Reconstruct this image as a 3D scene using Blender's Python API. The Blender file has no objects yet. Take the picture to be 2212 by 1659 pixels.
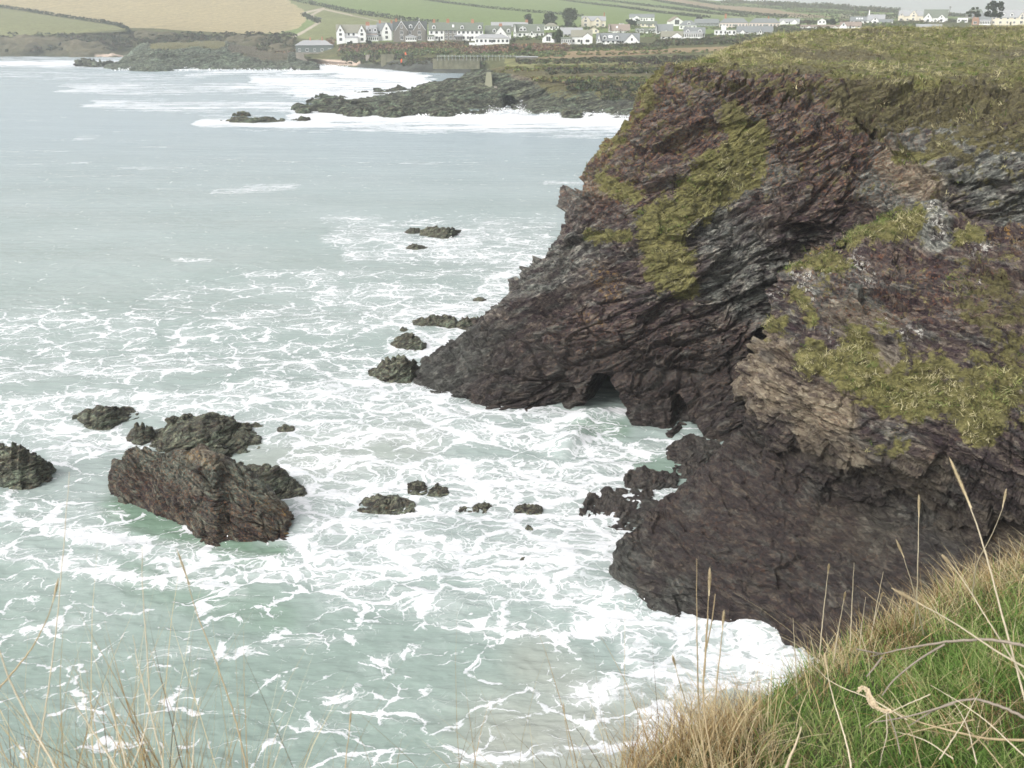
import bpy, math, random
import numpy as np
from mathutils import Vector
from mathutils.bvhtree import BVHTree
random.seed(7); RNG = np.random.default_rng(11)
S = bpy.context.scene
COL = S.collection
# ---------------------------------------------------------------- camera, sky, sun, exposure
H = 25.0; PITCH = math.radians(20.1); FPX = 2171.0; CX, CY = 1106.0, 829.5
cam = bpy.data.cameras.new("camera"); camo = bpy.data.objects.new("camera", cam); COL.objects.link(camo)
cam.sensor_width = 36; cam.lens = 36 * FPX / 2212; cam.clip_start = 0.05; cam.clip_end = 20000
cam.dof.use_dof = True; cam.dof.focus_distance = 14; cam.dof.aperture_fstop = 9
camo.location = (0, 0, H); camo.rotation_euler = (math.pi / 2 - PITCH, 0, 0)
S.camera = camo
SUN_EL, SUN_AZ = math.radians(42), math.radians(-132)      # azimuth from +Y towards +X
W = bpy.data.worlds.new("World"); S.world = W; W.use_nodes = True
nt = W.node_tree; bg = nt.nodes["Background"]
sky = nt.nodes.new("ShaderNodeTexSky"); sky.sky_type = 'NISHITA'; sky.sun_disc = False
sky.sun_elevation = SUN_EL; sky.sun_rotation = SUN_AZ; sky.dust_density = 4; sky.air_density = 1.0; sky.ozone_density = 1
hs = nt.nodes.new("ShaderNodeHueSaturation"); hs.inputs['Saturation'].default_value = 0.13
nt.links.new(sky.outputs[0], hs.inputs['Color']); nt.links.new(hs.outputs[0], bg.inputs['Color'])
bg.inputs['Strength'].default_value = 0.145
sl = bpy.data.lights.new("sun", 'SUN'); sl.energy = 1.35; sl.angle = math.radians(25); sl.color = (1, .97, .92)
so = bpy.data.objects.new("sun", sl); COL.objects.link(so)
sd = Vector((math.sin(SUN_AZ) * math.cos(SUN_EL), math.cos(SUN_AZ) * math.cos(SUN_EL), math.sin(SUN_EL)))
so.rotation_euler = sd.to_track_quat('Z', 'Y').to_euler()
S.view_settings.view_transform = 'Standard'; S.view_settings.look = 'None'
S.view_settings.exposure = 0.68; S.view_settings.gamma = 1
S.render.engine = 'CYCLES'
S.cycles.max_bounces = 6; S.cycles.diffuse_bounces = 3; S.cycles.glossy_bounces = 2
S.cycles.transmission_bounces = 2; S.cycles.transparent_max_bounces = 8; S.cycles.volume_bounces = 1
S.cycles.use_denoising = True

# ---------------------------------------------------------------- photo pixel (2212 wide) <-> world
cp, sp = math.cos(PITCH), math.sin(PITCH)
def ray(u, v):
    x = (u - CX) / FPX; y = (CY - v) / FPX
    return np.array([x, cp + y * sp, -sp + y * cp])
def at(u, v, Y):
    d = ray(u, v); return np.array([0, 0, H]) + d * (Y / d[1])
def sea(u, v, z=0.0):
    d = ray(u, v); return np.array([0, 0, H]) + d * ((z - H) / d[2])
def pt(p):
    return sea(p[0], p[1]) if len(p) == 2 else at(*p)
def proj(P):
    x, y, z = P[..., 0], P[..., 1], P[..., 2] - H
    f = np.maximum(y * cp - z * sp, 1e-3); up = y * sp + z * cp
    return CX + FPX * x / f, CY - FPX * up / f

# ---------------------------------------------------------------- noise
_perm = np.random.default_rng(3).permutation(256); _perm = np.concatenate([_perm, _perm, _perm])
_g = np.random.default_rng(5).normal(size=(256, 3)); _g /= np.linalg.norm(_g, axis=1)[:, None]
def pn(x, y, z):
    xi, yi, zi = np.floor(x).astype(int), np.floor(y).astype(int), np.floor(z).astype(int)
    xf, yf, zf = x - xi, y - yi, z - zi
    fade = lambda t: t * t * t * (t * (t * 6 - 15) + 10)
    u, v, w = fade(xf), fade(yf), fade(zf)
    out = 0
    for dx in (0, 1):
        hx = _perm[(xi + dx) & 255]
        for dy in (0, 1):
            hy = _perm[(hx + yi + dy) & 255]
            for dz in (0, 1):
                g = _g[_perm[(hy + zi + dz) & 255] & 255]
                n = g[..., 0] * (xf - dx) + g[..., 1] * (yf - dy) + g[..., 2] * (zf - dz)
                out = out + n * (u if dx else 1 - u) * (v if dy else 1 - v) * (w if dz else 1 - w)
    return out * 1.5
def fbm(x, y, z, o=4, gain=.5, ridge=False):
    s, a, t = 0, 1., 0.
    for i in range(o):
        n = pn(x + 17.3 * i, y - 9.1 * i, z + 4.7 * i)
        s = s + a * ((1 - 2 * np.abs(n)) if ridge else n); t += a
        a *= gain; x, y, z = x * 2.03, y * 2.03, z * 2.03
    return s / t
def plates(x, y, z, seed=0.):
    """cells with one offset and one tilt each: the broken faces of bedded rock"""
    x, y, z = [np.asarray(q, np.float32) for q in (x, y, z)]
    xi, yi, zi = np.floor(x), np.floor(y), np.floor(z); best = np.full(x.shape, 9., np.float32); out = np.zeros(x.shape, np.float32)
    for dx in (-1, 0, 1):
        for dy in (-1, 0, 1):
            for dz in (-1, 0, 1):
                cx, cy, cz = xi + dx, yi + dy, zi + dz
                h = _perm[(_perm[(_perm[(cx.astype(int) + int(seed)) & 255] + cy.astype(int)) & 255] + cz.astype(int)) & 255]
                g = _g[h & 255].astype(np.float32); ex, ey, ez = cx + .5 + .42 * g[..., 0] - x, cy + .5 + .42 * g[..., 1] - y, cz + .5 + .42 * g[..., 2] - z
                d = ex * ex + ey * ey + ez * ez; m = d < best; best = np.where(m, d, best)
                off = ((h * 37) % 101) / 101. - .5 + .55 * (g[..., 1] * ex + g[..., 2] * ey + g[..., 0] * ez)
                out = np.where(m, off, out)
    return out
def sstep(a, b, x):
    t = np.clip((x - a) / (b - a), 0, 1); return t * t * (3 - 2 * t)

# ---------------------------------------------------------------- object helpers
def tag(o, label=None, cat=None, group=None, kind=None):
    if label: o['label'] = label
    if cat: o['category'] = cat
    if group: o['group'] = group
    if kind: o['kind'] = kind
    return o
def link(name, me, parent=None):
    o = bpy.data.objects.new(name, me); COL.objects.link(o)
    if parent is not None: o.parent = parent
    return o
def empty(name, loc=(0, 0, 0), rz=0):
    o = bpy.data.objects.new(name, None); COL.objects.link(o); o.location = loc; o.rotation_euler = (0, 0, rz)
    o.empty_display_size = .2
    return o
def raw_mesh(name, co, faces, mat, k, smooth=False, attrs=None, colors=None):
    co = np.ascontiguousarray(co, dtype=np.float32).reshape(-1, 3); faces = np.ascontiguousarray(faces, dtype=np.int32).reshape(-1, k)
    me = bpy.data.meshes.new(name); n = len(faces)
    me.vertices.add(len(co)); me.vertices.foreach_set('co', co.ravel())
    me.loops.add(n * k); me.loops.foreach_set('vertex_index', faces.ravel())
    me.polygons.add(n); me.polygons.foreach_set('loop_start', np.arange(0, n * k, k, dtype=np.int32))
    me.polygons.foreach_set('loop_total', np.full(n, k, dtype=np.int32))
    me.polygons.foreach_set('use_smooth', np.full(n, smooth, dtype=bool))
    me.update(calc_edges=True)
    for a, val in (attrs or {}).items():
        me.attributes.new(a, 'FLOAT', 'POINT').data.foreach_set('value', np.ascontiguousarray(val, dtype=np.float32).ravel())
    if colors is not None:
        c = np.ones((len(co), 4), dtype=np.float32); c[:, :3] = colors.reshape(-1, 3)
        me.attributes.new('tint', 'FLOAT_COLOR', 'POINT').data.foreach_set('color', c.ravel())
    me.materials.append(mat)
    return me
def grid_faces(nv, nu):
    i = np.arange(nv * nu).reshape(nv, nu)
    return np.stack([i[:-1, :-1], i[:-1, 1:], i[1:, 1:], i[1:, :-1]], -1).reshape(-1, 4)
def grid_mesh(name, P, mat, **kw):
    return raw_mesh(name, P, grid_faces(P.shape[0], P.shape[1]), mat, 4, **kw)
def crv(vals, t, knots):
    K = len(knots); m = np.zeros_like(vals)
    for i in range(K):
        a, b = max(i - 1, 0), min(i + 1, K - 1)
        m[i] = (vals[b] - vals[a]) / (knots[b] - knots[a])
    j = np.clip(np.searchsorted(knots, t, side='right') - 1, 0, K - 2)
    h = knots[j + 1] - knots[j]; s = (t - knots[j]) / h
    sh = (-1,) + (1,) * (vals.ndim - 1); h = h.reshape(sh); s = s.reshape(sh)
    return ((2*s**3-3*s**2+1)*vals[j] + (s**3-2*s**2+s)*h*m[j] + (-2*s**3+3*s**2)*vals[j+1] + (s**3-s**2)*h*m[j+1])
def loft(C, nv, nu, dens_v=None):
    C = np.array(C, dtype=float)
    kr = np.concatenate([[0], np.cumsum(np.maximum(np.linalg.norm(np.diff(C, axis=0), axis=2).mean(1), .05))])
    kc = np.concatenate([[0], np.cumsum(np.maximum(np.linalg.norm(np.diff(C, axis=1), axis=2).mean(0), .05))])
    tr = np.linspace(0, kr[-1], nv) if dens_v is None else np.interp(np.linspace(0, 1, nv), np.linspace(0, 1, len(kr)), kr)
    if dens_v is not None:
        w = np.array(dens_v, float); cw = np.concatenate([[0], np.cumsum(w)]); tr = np.interp(np.linspace(0, cw[-1], nv), cw, kr)
    P = crv(C, tr, kr); P = crv(P.transpose(1, 0, 2), np.linspace(0, kc[-1], nu), kc).transpose(1, 0, 2)
    return P
def resample(poly, n):
    p = np.array([pt(q) for q in poly]); d = np.concatenate([[0], np.cumsum(np.linalg.norm(np.diff(p, axis=0), axis=1))])
    t = np.linspace(0, d[-1], n); return np.stack([np.interp(t, d, p[:, k]) for k in range(3)], -1)
def resample_u(poly, us):
    a = np.array([q[0] for q in poly], float); p = np.array([pt(q) for q in poly])
    return np.stack([np.interp(us, a, p[:, k]) for k in range(3)], -1)
def normals(P):
    du = np.gradient(P, axis=1); dv = np.gradient(P, axis=0)
    n = np.cross(du, dv); return n / np.maximum(np.linalg.norm(n, axis=2, keepdims=True), 1e-9)
def paint(U, V, caps, soft=.5):
    out = np.zeros_like(U)
    for c in caps:
        u1, v1, u2, v2, r = c[:5]; a = c[5] if len(c) > 5 else 1.
        dx, dy = u2 - u1, v2 - v1; L = dx * dx + dy * dy + 1e-6
        t = np.clip(((U - u1) * dx + (V - v1) * dy) / L, 0, 1)
        d = np.hypot(U - u1 - t * dx, V - v1 - t * dy) / r
        out = np.maximum(out, a * (1 - sstep(1 - soft, 1 + soft, d)))
    return out

# ---------------------------------------------------------------- materials
class N:
    def __init__(s, name):
        s.m = bpy.data.materials.new(name); s.m.use_nodes = True; s.t = s.m.node_tree
        s.b = s.t.nodes['Principled BSDF']; s.out = s.t.nodes['Material Output']
    def new(s, typ, ins=None, **props):
        n = s.t.nodes.new('ShaderNode' + typ)
        for k, v in props.items(): setattr(n, k, v)
        for k, v in (ins or {}).items(): s.put(n.inputs[k], v)
        return n
    def put(s, sock, v):
        if isinstance(v, bpy.types.NodeSocket): s.t.links.new(v, sock)
        elif isinstance(v, bpy.types.Node): s.t.links.new(v.outputs[0], sock)
        else:
            if sock.type == 'RGBA' and len(v) == 3: v = (*v, 1)
            sock.default_value = v
    def set(s, **k):
        for a, v in k.items(): s.put(s.b.inputs[a.replace('_', ' ')], v)
    def pos(s): return s.new('TexCoord').outputs['Object']
    def map(s, vec, scale=(1, 1, 1), rot=(0, 0, 0), loc=(0, 0, 0)):
        return s.new('Mapping', {'Vector': vec, 'Scale': scale, 'Rotation': rot, 'Location': loc}).outputs[0]
    def strat(s, vec, rot, sc):
        r = s.map(vec, (1, 1, 1), (math.radians(rot[0]), math.radians(-rot[1]), 0)); return s.map(r, sc)
    def noise(s, vec, scale, detail=4, rough=.5, dist=0., col=False):
        n = s.new('TexNoise', {'Vector': vec, 'Scale': scale, 'Detail': detail, 'Roughness': rough, 'Distortion': dist})
        return n.outputs['Color' if col else 'Fac']
    def math(s, op, a, b=0., c=None, clamp=False):
        n = s.new('Math', operation=op, use_clamp=clamp); s.put(n.inputs[0], a); s.put(n.inputs[1], b)
        if c is not None: s.put(n.inputs[2], c)
        return n.outputs[0]
    def ss(s, x, a, b, lo=0., hi=1.):
        return s.new('MapRange', {'Value': x, 'From Min': a, 'From Max': b, 'To Min': lo, 'To Max': hi}, interpolation_type='SMOOTHSTEP').outputs[0]
    def mix(s, f, a, b, mode='MIX'):
        n = s.new('Mix', data_type='RGBA', blend_type=mode); s.put(n.inputs[0], f); s.put(n.inputs[6], a); s.put(n.inputs[7], b); return n.outputs[2]
    def ramp(s, f, stops):
        n = s.new('ValToRGB', {'Fac': f}); e = n.color_ramp.elements
        while len(e) < len(stops): e.new(.5)
        for el, (p, c) in zip(e, stops): el.position = p; el.color = (*c, 1)
        return n.outputs[0]
    def attr(s, name, out='Fac'): return s.new('Attribute', attribute_name=name).outputs[out]
    def bump(s, h, strength, dist): return s.new('Bump', {'Height': h, 'Strength': strength, 'Distance': dist}).outputs[0]

def plain(name, c, rough=.8, var=.25, scale=1.5, spec=.3, metal=0.):
    n = N(name); p = n.pos()
    f = n.noise(p, scale, 5, .6)
    c = np.array(c); n.set(Base_Color=n.mix(f, tuple(c * (1 - var)), tuple(np.minimum(c * (1 + var), .9))), Roughness=rough, Metallic=metal)
    n.b.inputs['Specular IOR Level'].default_value = spec
    return n.m
def tinted(name, rough=.7, mul=1., trans=0.):
    n = N(name); a = n.attr('tint', 'Color')
    n.set(Base_Color=a, Roughness=rough); n.b.inputs['Specular IOR Level'].default_value = .15
    if trans:
        tr = n.new('BsdfTranslucent', {'Color': a}); mx = n.new('MixShader', {0: trans, 1: n.b.outputs[0], 2: tr.outputs[0]})
        n.t.links.new(mx.outputs[0], n.out.inputs[0])
    return n.m

STRAT_ROT = (math.radians(12), math.radians(-24), 0.3)
def rock_mat(name, base=1.0, scale=1.0, wet=.45, rot=(12, -24), tone=(1, 1, 1), tide=0.):
    n = N(name); p = n.pos()
    wp = n.new('VectorMath', {0: p, 1: n.new('VectorMath', {0: n.noise(p, .25 * scale, 2, .5, col=True), 1: (1.6, 1.6, 1.6)}, operation='MULTIPLY').outputs[0]}, operation='ADD').outputs[0]
    wp = n.new('VectorMath', {0: wp, 1: n.new('VectorMath', {0: n.noise(p, 2.2 * scale, 3, .6, col=True), 1: (.22, .22, .22)}, operation='MULTIPLY').outputs[0]}, operation='ADD').outputs[0]
    q = n.strat(wp, rot, (.42 * scale, .42 * scale, 1.8 * scale)); qf = n.strat(wp, rot, (1.9 * scale, 1.9 * scale, 4.9 * scale))
    f1 = n.noise(q, 1.0, 8, .62); f2 = n.noise(qf, 1.0, 6, .68)
    f3 = n.noise(p, .14 * scale, 4, .55); f4 = n.noise(p, 5. * scale, 6, .72); f5 = n.noise(p, .8 * scale, 6, .65)
    v1 = n.new('TexVoronoi', {'Vector': qf, 'Scale': .8}); v2 = n.new('TexVoronoi', {'Vector': qf, 'Scale': 2.1})
    sx1 = n.new('SeparateColor', {0: v1.outputs['Color']}).outputs[0]; sx2 = n.new('SeparateColor', {0: v2.outputs['Color']}).outputs[1]
    ftot = n.math('ADD', n.math('MULTIPLY', f2, .62), n.math('ADD', n.math('MULTIPLY', sx1, .2), n.math('MULTIPLY', sx2, .18)))
    b = base
    dark = n.ramp(ftot, [(.28, (.018*b, .0095*b, .0145*b)), (.43, (.05*b, .032*b, .037*b)), (.56, (.105*b, .08*b, .070*b)), (.72, (.26*b, .21*b, .165*b))])  # lowest stops carry the purple tint of shadows, put into the rock colour
    grey = n.ramp(ftot, [(.28, (.025*b, .026*b, .025*b)), (.44, (.095*b, .1*b, .09*b)), (.57, (.2*b, .208*b, .185*b)), (.74, (.42*b, .42*b, .37*b))])
    gm = n.math('ADD', n.math('ADD', n.ss(f1, .50, .64, 0, .6), n.ss(f3, .5, .68, 0, .22)), n.math('MULTIPLY', n.attr('grey'), n.ss(f5, .36, .56, .35, 1.)), clamp=True)
    c = n.mix(gm, dark, grey)
    c = n.mix(1., c, (*tone, 1), 'MULTIPLY')
    c = n.mix(1., c, n.ramp(f4, [(.3, (.55, .52, .52)), (.5, (1, 1, 1)), (.72, (1.6, 1.55, 1.45))]), 'MULTIPLY')
    tan = n.ramp(ftot, [(.28, (.07*b, .05*b, .042*b)), (.44, (.2*b, .155*b, .11*b)), (.58, (.35*b, .29*b, .205*b)), (.78, (.5*b, .44*b, .33*b))])
    c = n.mix(n.math('MULTIPLY', n.attr('tan'), n.ss(f5, .34, .52, .35, 1)), c, tan)
    rust = n.mix(f4, (.13*b, .045*b, .03*b), (.34*b, .16*b, .065*b))
    rm = n.math('MULTIPLY', n.ss(f4, .50, .62, 0, 1.), n.math('ADD', n.math('MULTIPLY', n.attr('rust'), .85), n.ss(f5, .54, .68, 0, .42)), clamp=True)
    c = n.mix(rm, c, rust)
    li = n.math('MULTIPLY', n.attr('lich'), n.ss(n.noise(p, 3.4, 6, .78), .54, .58), clamp=True)
    c = n.mix(li, c, (.72, .7, .64))
    ye = n.math('MULTIPLY', n.attr('yel'), n.ss(n.noise(p, 3.6, 6, .78), .53, .58), clamp=True)
    c = n.mix(ye, c, (.42, .25, .07))
    vg = n.attr('veg'); veg = n.math('ADD', vg, n.math('MULTIPLY', n.math('SUBTRACT', n.noise(p, 1.3, 8, .75), .5), 2.2))
    vc = n.ramp(n.noise(p, 2.6, 7, .8), [(.34, (.03, .024, .012)), (.45, (.10, .092, .032)), (.56, (.20, .185, .065)), (.7, (.33, .28, .13))])
    hc = n.ramp(n.noise(p, 2.8, 7, .82), [(.36, (.024, .015, .014)), (.46, (.075, .06, .036)), (.58, (.15, .132, .066)), (.74, (.26, .225, .125))])
    vc = n.mix(n.attr('heath'), vc, hc)
    c = n.mix(n.math('MULTIPLY', n.ss(veg, .42, .62), n.ss(vg, .02, .2)), c, vc)
    if tide:
        geo = n.new('SeparateXYZ', {0: n.new('NewGeometry').outputs['Position']}).outputs[2]; tz = n.ss(n.math('ADD', geo, n.math('MULTIPLY', n.math('SUBTRACT', f5, .5), 5.)), tide * .6, tide, 1, 0)
        c = n.mix(n.math('MULTIPLY', tz, .6), c, n.mix(f4, (.012, .009, .009), (.04, .036, .03)))
    n.set(Base_Color=c, Roughness=n.ss(f4, .3, .7, wet, wet + .3)); n.b.inputs['Specular IOR Level'].default_value = .35
    hgt = n.math('ADD', n.math('ADD', n.math('MULTIPLY', f2, .55), n.math('MULTIPLY', f1, .5)), n.math('ADD', n.math('MULTIPLY', f4, .3), n.math('ADD', n.math('MULTIPLY', sx1, .16), n.math('MULTIPLY', sx2, .10))))
    n.set(Normal=n.bump(hgt, 1.0, .5 / scale))
    return n.m
ROCK = rock_mat('slate_cliff', .95, tide=6.)
ROCKB = rock_mat('slate_buttress', .95, rot=(10, 26), tide=9.)
STACKROCK = rock_mat('slate_stack', .86, 1.5, .4, rot=(8, 34), tone=(.9, .98, .88))
SEAROCK = rock_mat('slate_boulder', 1.0, 1.5, .4, tone=(.84, .98, .8))
FARROCK = rock_mat('slate_shore', .95, .35, .5, rot=(14, -16), tone=(.82, 1.02, .78))

# ---------------------------------------------------------------- rock surface displacement
def strata_disp(P, amp=1.0, sc=1.0, rot=(12, -24), seed=0., warp=.7, lng=1., crack=1.):
    x, y, z = P[..., 0] * sc + seed, P[..., 1] * sc, P[..., 2] * sc
    wx = fbm(x * .11, y * .11, z * .11 + 9, 2) * warp * 1.7
    a, b = math.radians(rot[1]), math.radians(rot[0])
    s = z * math.cos(a) * math.cos(b) + x * math.sin(a) + y * math.sin(b) + wx
    al = x * math.cos(a) - z * math.sin(a); be = y
    big = fbm(x * .13, y * .13, z * .13, 3)
    al = al * lng; wv = .22 * fbm(x * .5, y * .5, z * .5, 2)
    c1 = sstep(.80, .98, 1 - 2 * np.abs(pn(al * .2 + wv * .3, be * .2, s * .8 + 11))) ; c2 = sstep(.78, .97, 1 - 2 * np.abs(pn(al * .6, be * .6 + wv * .3, s * 2.3 + 23)))
    c3 = sstep(.86, .98, 1 - 2 * np.abs(pn(al * .42 + s * .25 + wv, be * .42 + 5, s * .12)))
    crk = crack * (.75 * c1 + .34 * c2 + .5 * c3)
    r1 = fbm(al * .22, be * .22, s * .75 + 3, 4, .55, True)
    r2 = fbm(al * 1.3, be * 1.3, s * 4.2 + 8, 3, .6, True)
    p1 = plates(al * .2, be * .26, s * .5, seed); p2 = plates(al * .6, be * .7, s * 1.7, seed + 7); p3 = plates(al * 1.9, be * 2., s * 4.6, seed + 13)
    return amp * (1.5 * big + .5 * (r1 - .1) + .05 * r2 + 1.25 * p1 + .52 * p2 + .15 * p3 - .85 * crk) / sc

# ---------------------------------------------------------------- headland A (far side of the cove)
A = [
 [(895,830),(962,768,69.5),(1040,700,71),(1112,640,72),(1165,578,73),(1213,466,74),(1290,358,75.5),(1350,270,76.5),(1386,202,77),(1425,160,78),(1480,148,84),(1540,128,93)],
 [(1060,882),(1100,810,64.6),(1150,740,66),(1210,660,67),(1270,580,68.5),(1320,480,70),(1380,370,71.5),(1430,270,73),(1470,200,74.5),(1500,165,76),(1545,142,84),(1592,104,97)],
 [(1265,888),(1290,815,62.8),(1310,740,64),(1350,650,65),(1400,560,66.5),(1450,460,68),(1500,350,70),(1540,260,72),(1570,205,73.5),(1590,172,75),(1640,138,85),(1650,88,100)],
 [(1400,930),(1420,850,61.2),(1440,770,63),(1480,670,64.7),(1520,580,65.7),(1560,480,67.5),(1610,370,70.2),(1650,270,71.5),(1690,215,73),(1710,182,74.5),(1750,140,86),(1740,76,104)],
 [(1545,957),(1560,870,60.2),(1590,780,63),(1620,690,64.3),(1650,600,65),(1690,490,66.4),(1740,380,68.5),(1790,280,70.3),(1830,230,72),(1850,195,74),(1890,140,87),(1850,67.5,109)],
 [(1640,925),(1660,830,62),(1690,740,65),(1720,650,66.2),(1760,560,67),(1820,470,67),(1880,370,67.3),(1930,300,68.5),(1980,240,71),(2000,200,74),(2040,140,88),(2020,64.5,114)],
 [(1850,900),(1870,800,60),(1890,700,60.5),(1910,610,61),(1940,540,61.5),(1990,460,62),(2060,370,62.8),(2110,300,65),(2150,245,69),(2170,205,73),(2190,138,88),(2220,62,117)],
 [(2150,905),(2160,800,57),(2180,700,57.8),(2200,610,58.3),(2230,540,59),(2260,460,59.5),(2290,370,60.5),(2310,300,63),(2330,245,67),(2340,205,72),(2360,138,88),(2390,61,120)],
 [(2600,905),(2610,800,55),(2620,700,55.5),(2640,610,56),(2660,540,56.5),(2680,460,57),(2700,370,58),(2720,300,61),(2730,245,65),(2740,205,71),(2760,138,88),(2800,60,124)],
]
cols = [np.array([pt(q) for q in c]) for c in A]
S0 = cols[0]
spine = np.array([c[-1] for c in cols])
def backcol(dx, dy, k):
    c = S0 + np.array([dx, dy, 0]); c[:, 0] += np.linspace(0, 1, len(c)) * k
    c[-1] = spine[0] + np.array([dx * .3, dy * .35, -.3]); c[-2] = (c[-1] + c[-3]) / 2 + np.array([0, 0, .4]); return c
cols = [backcol(34, 45, 0), backcol(14, 22, 0), backcol(3.5, 8, 0)] + cols
G = np.array(cols).transpose(1, 0, 2)
under = G[0].copy(); d = G[0] - G[2]; d[:, 2] = 0; under += d * .15; under[:, 2] = -2.5
back1 = G[-1] + np.array([2, 12, -.4]); back2 = G[-1] + np.array([6, 60, -6])
G = np.concatenate([under[None], G, back1[None], back2[None]])
PA = loft(G, 560, 780, [.6, 1, 1, 1, 1.05, 1.05, 1.1, 1.05, .9, .8, .7, .9, .8, .2, .15][:len(G) - 1])
nA = normals(PA)
flip = np.sign(-(nA[250, 450] @ np.array([0, 1, 0]))); nA *= flip
UA, VA = proj(PA)
rowp = np.linspace(0, 1, PA.shape[0])[:, None] * np.ones((1, PA.shape[1]))
jit = fbm(PA[..., 0] * .3, PA[..., 1] * .3, PA[..., 2] * .3, 4) * 34
Uj, Vj = UA + jit, VA + fbm(PA[..., 0] * .3 + 40, PA[..., 1] * .3, PA[..., 2] * .3, 4) * 30
vegA = paint(Uj, Vj, [(1615,300,1595,370,42),(1590,370,1500,430,48),(1500,430,1425,490,46),(1425,490,1440,590,52),(1440,590,1480,635,26),
  (1270,512,1360,522,14),(1300,385,1370,425,26,.8),(1570,250,1610,300,30,.8),(1540,330,1500,400,24,.8),(1300,365,1390,215,11,.6),(1390,215,1430,165,14,.8),(1470,560,1400,600,20),
  (1950,360,2040,345,16,.7)], .9)
heA = paint(Uj, Vj, [(1850,215,2300,235,75,.74),(1980,265,2350,330,55,.68),(1480,190,1850,205,22,.5),(1400,215,1520,205,20,.42),(1560,240,1700,240,24,.36),(2030,330,2080,350,25,.7)], .8)
top = 1 - sstep(-6, 14, Vj - np.interp(UA, [1380,1425,1540,1650,1750,1900,2050,2212,2500], [164,156,158,166,176,192,200,190,186]))
top = np.maximum(top, sstep(.80, .83, rowp))
heath = np.clip(heA * (1 - top) + top * sstep(.05, .3, fbm(PA[..., 0] * .12, PA[..., 1] * .12, PA[..., 2] * .12, 3)) * .7, 0, 1)
vegAll = np.clip(np.maximum(np.maximum(vegA, heA), np.maximum(top, .34 * sstep(10, 15, PA[..., 2]))), 0, 1); heath = np.where((vegA < .3) & (top < .3), np.maximum(heath, .35), heath)
greyA = paint(Uj, Vj, [(1980,300,2250,430,80),(1900,400,2010,440,45),(1600,400,1690,380,40,.8),(1550,500,1660,610,70,.75),(1560,620,1650,660,45,.8),(895,830,1010,765,50,.9),(1140,610,1250,550,55,.7),(1220,440,1280,400,30,.4)])
tanA = paint(Uj, Vj, [(1930,360,2010,430,30,.9),(1250,390,1300,410,20,.5)])
rustA = paint(Uj, Vj, [(1400,200,1800,260,130),(1300,380,1450,300,90,.9),(1680,330,1880,340,110,.9),(1250,760,1600,800,80,.45)], .8)
yelA = paint(Uj, Vj, [(1300,345,1360,280,14,.5),(1300,600,1340,640,20,.6),(1280,690,1300,700,14,.5)])
crA = .75 - .4 * sstep(.05, .35, fbm(PA[..., 0] * .1 + 5, PA[..., 1] * .1, PA[..., 2] * .1, 2))
disp = strata_disp(PA, 1.0, 1.0, crack=crA) * (1 - .86 * sstep(.76, .84, rowp)) * (1 - .5 * np.clip(vegA, 0, 1)) + vegA * .25
disp += top * .35 * fbm(PA[..., 0] * .45, PA[..., 1] * .45, PA[..., 2], 3)
PA2 = PA + nA * disp[..., None]
# sea caves and the joints above them, pushed in along the face
def push(P, U, V, u, v, ru, rv, depth, tilt=0.):
    du, dv = (U - u - tilt * (V - v)) / ru, (V - v) / rv
    w = 1 - sstep(.55, 1.1, np.sqrt(du * du + dv * dv)); P[..., 1] += w * depth; P[..., 0] += w * depth * .12
def cave(P, U, V, u, vt, vb, hw, depth, lean):
    nz_ = 14 * fbm(P[..., 0] * .9, P[..., 1] * .9, P[..., 2] * .9, 3); t = (V + nz_ - vt) / (vb - vt); c = u + lean * (V - vt)
    w = (1 - sstep(.6, 1.0, np.abs(U + nz_ - c) / (hw * np.clip(t, .02, 1.4) ** .5))) * sstep(0, .25, t); P[..., 1] += w * depth; P[..., 0] += w * depth * .25
cave(PA2, UA, VA, 1296, 806, 890, 50, 8, .12)
cave(PA2, UA, VA, 1455, 845, 925, 30, 1.6, .35)
push(PA2, UA, VA, 1420, 815, 120, 16, 1.1, 0)
push(PA2, UA, VA, 1655, 745, 34, 60, 3.0, -.3)
push(PA2, UA, VA, 1730, 500, 50, 18, 1.2, 0)
push(PA2, UA, VA, 1925, 320, 22, 90, 1.6, 1.1)
push(PA2, UA, VA, 2120, 410, 70, 16, 1.0, .3)
tag(link('headland_cliff', grid_mesh('headland_cliff', PA2, ROCK, attrs=dict(veg=vegAll, heath=heath, grey=greyA, tan=tanA, rust=rustA, yel=yelA, lich=greyA * 0))),
    kind='structure')

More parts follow.
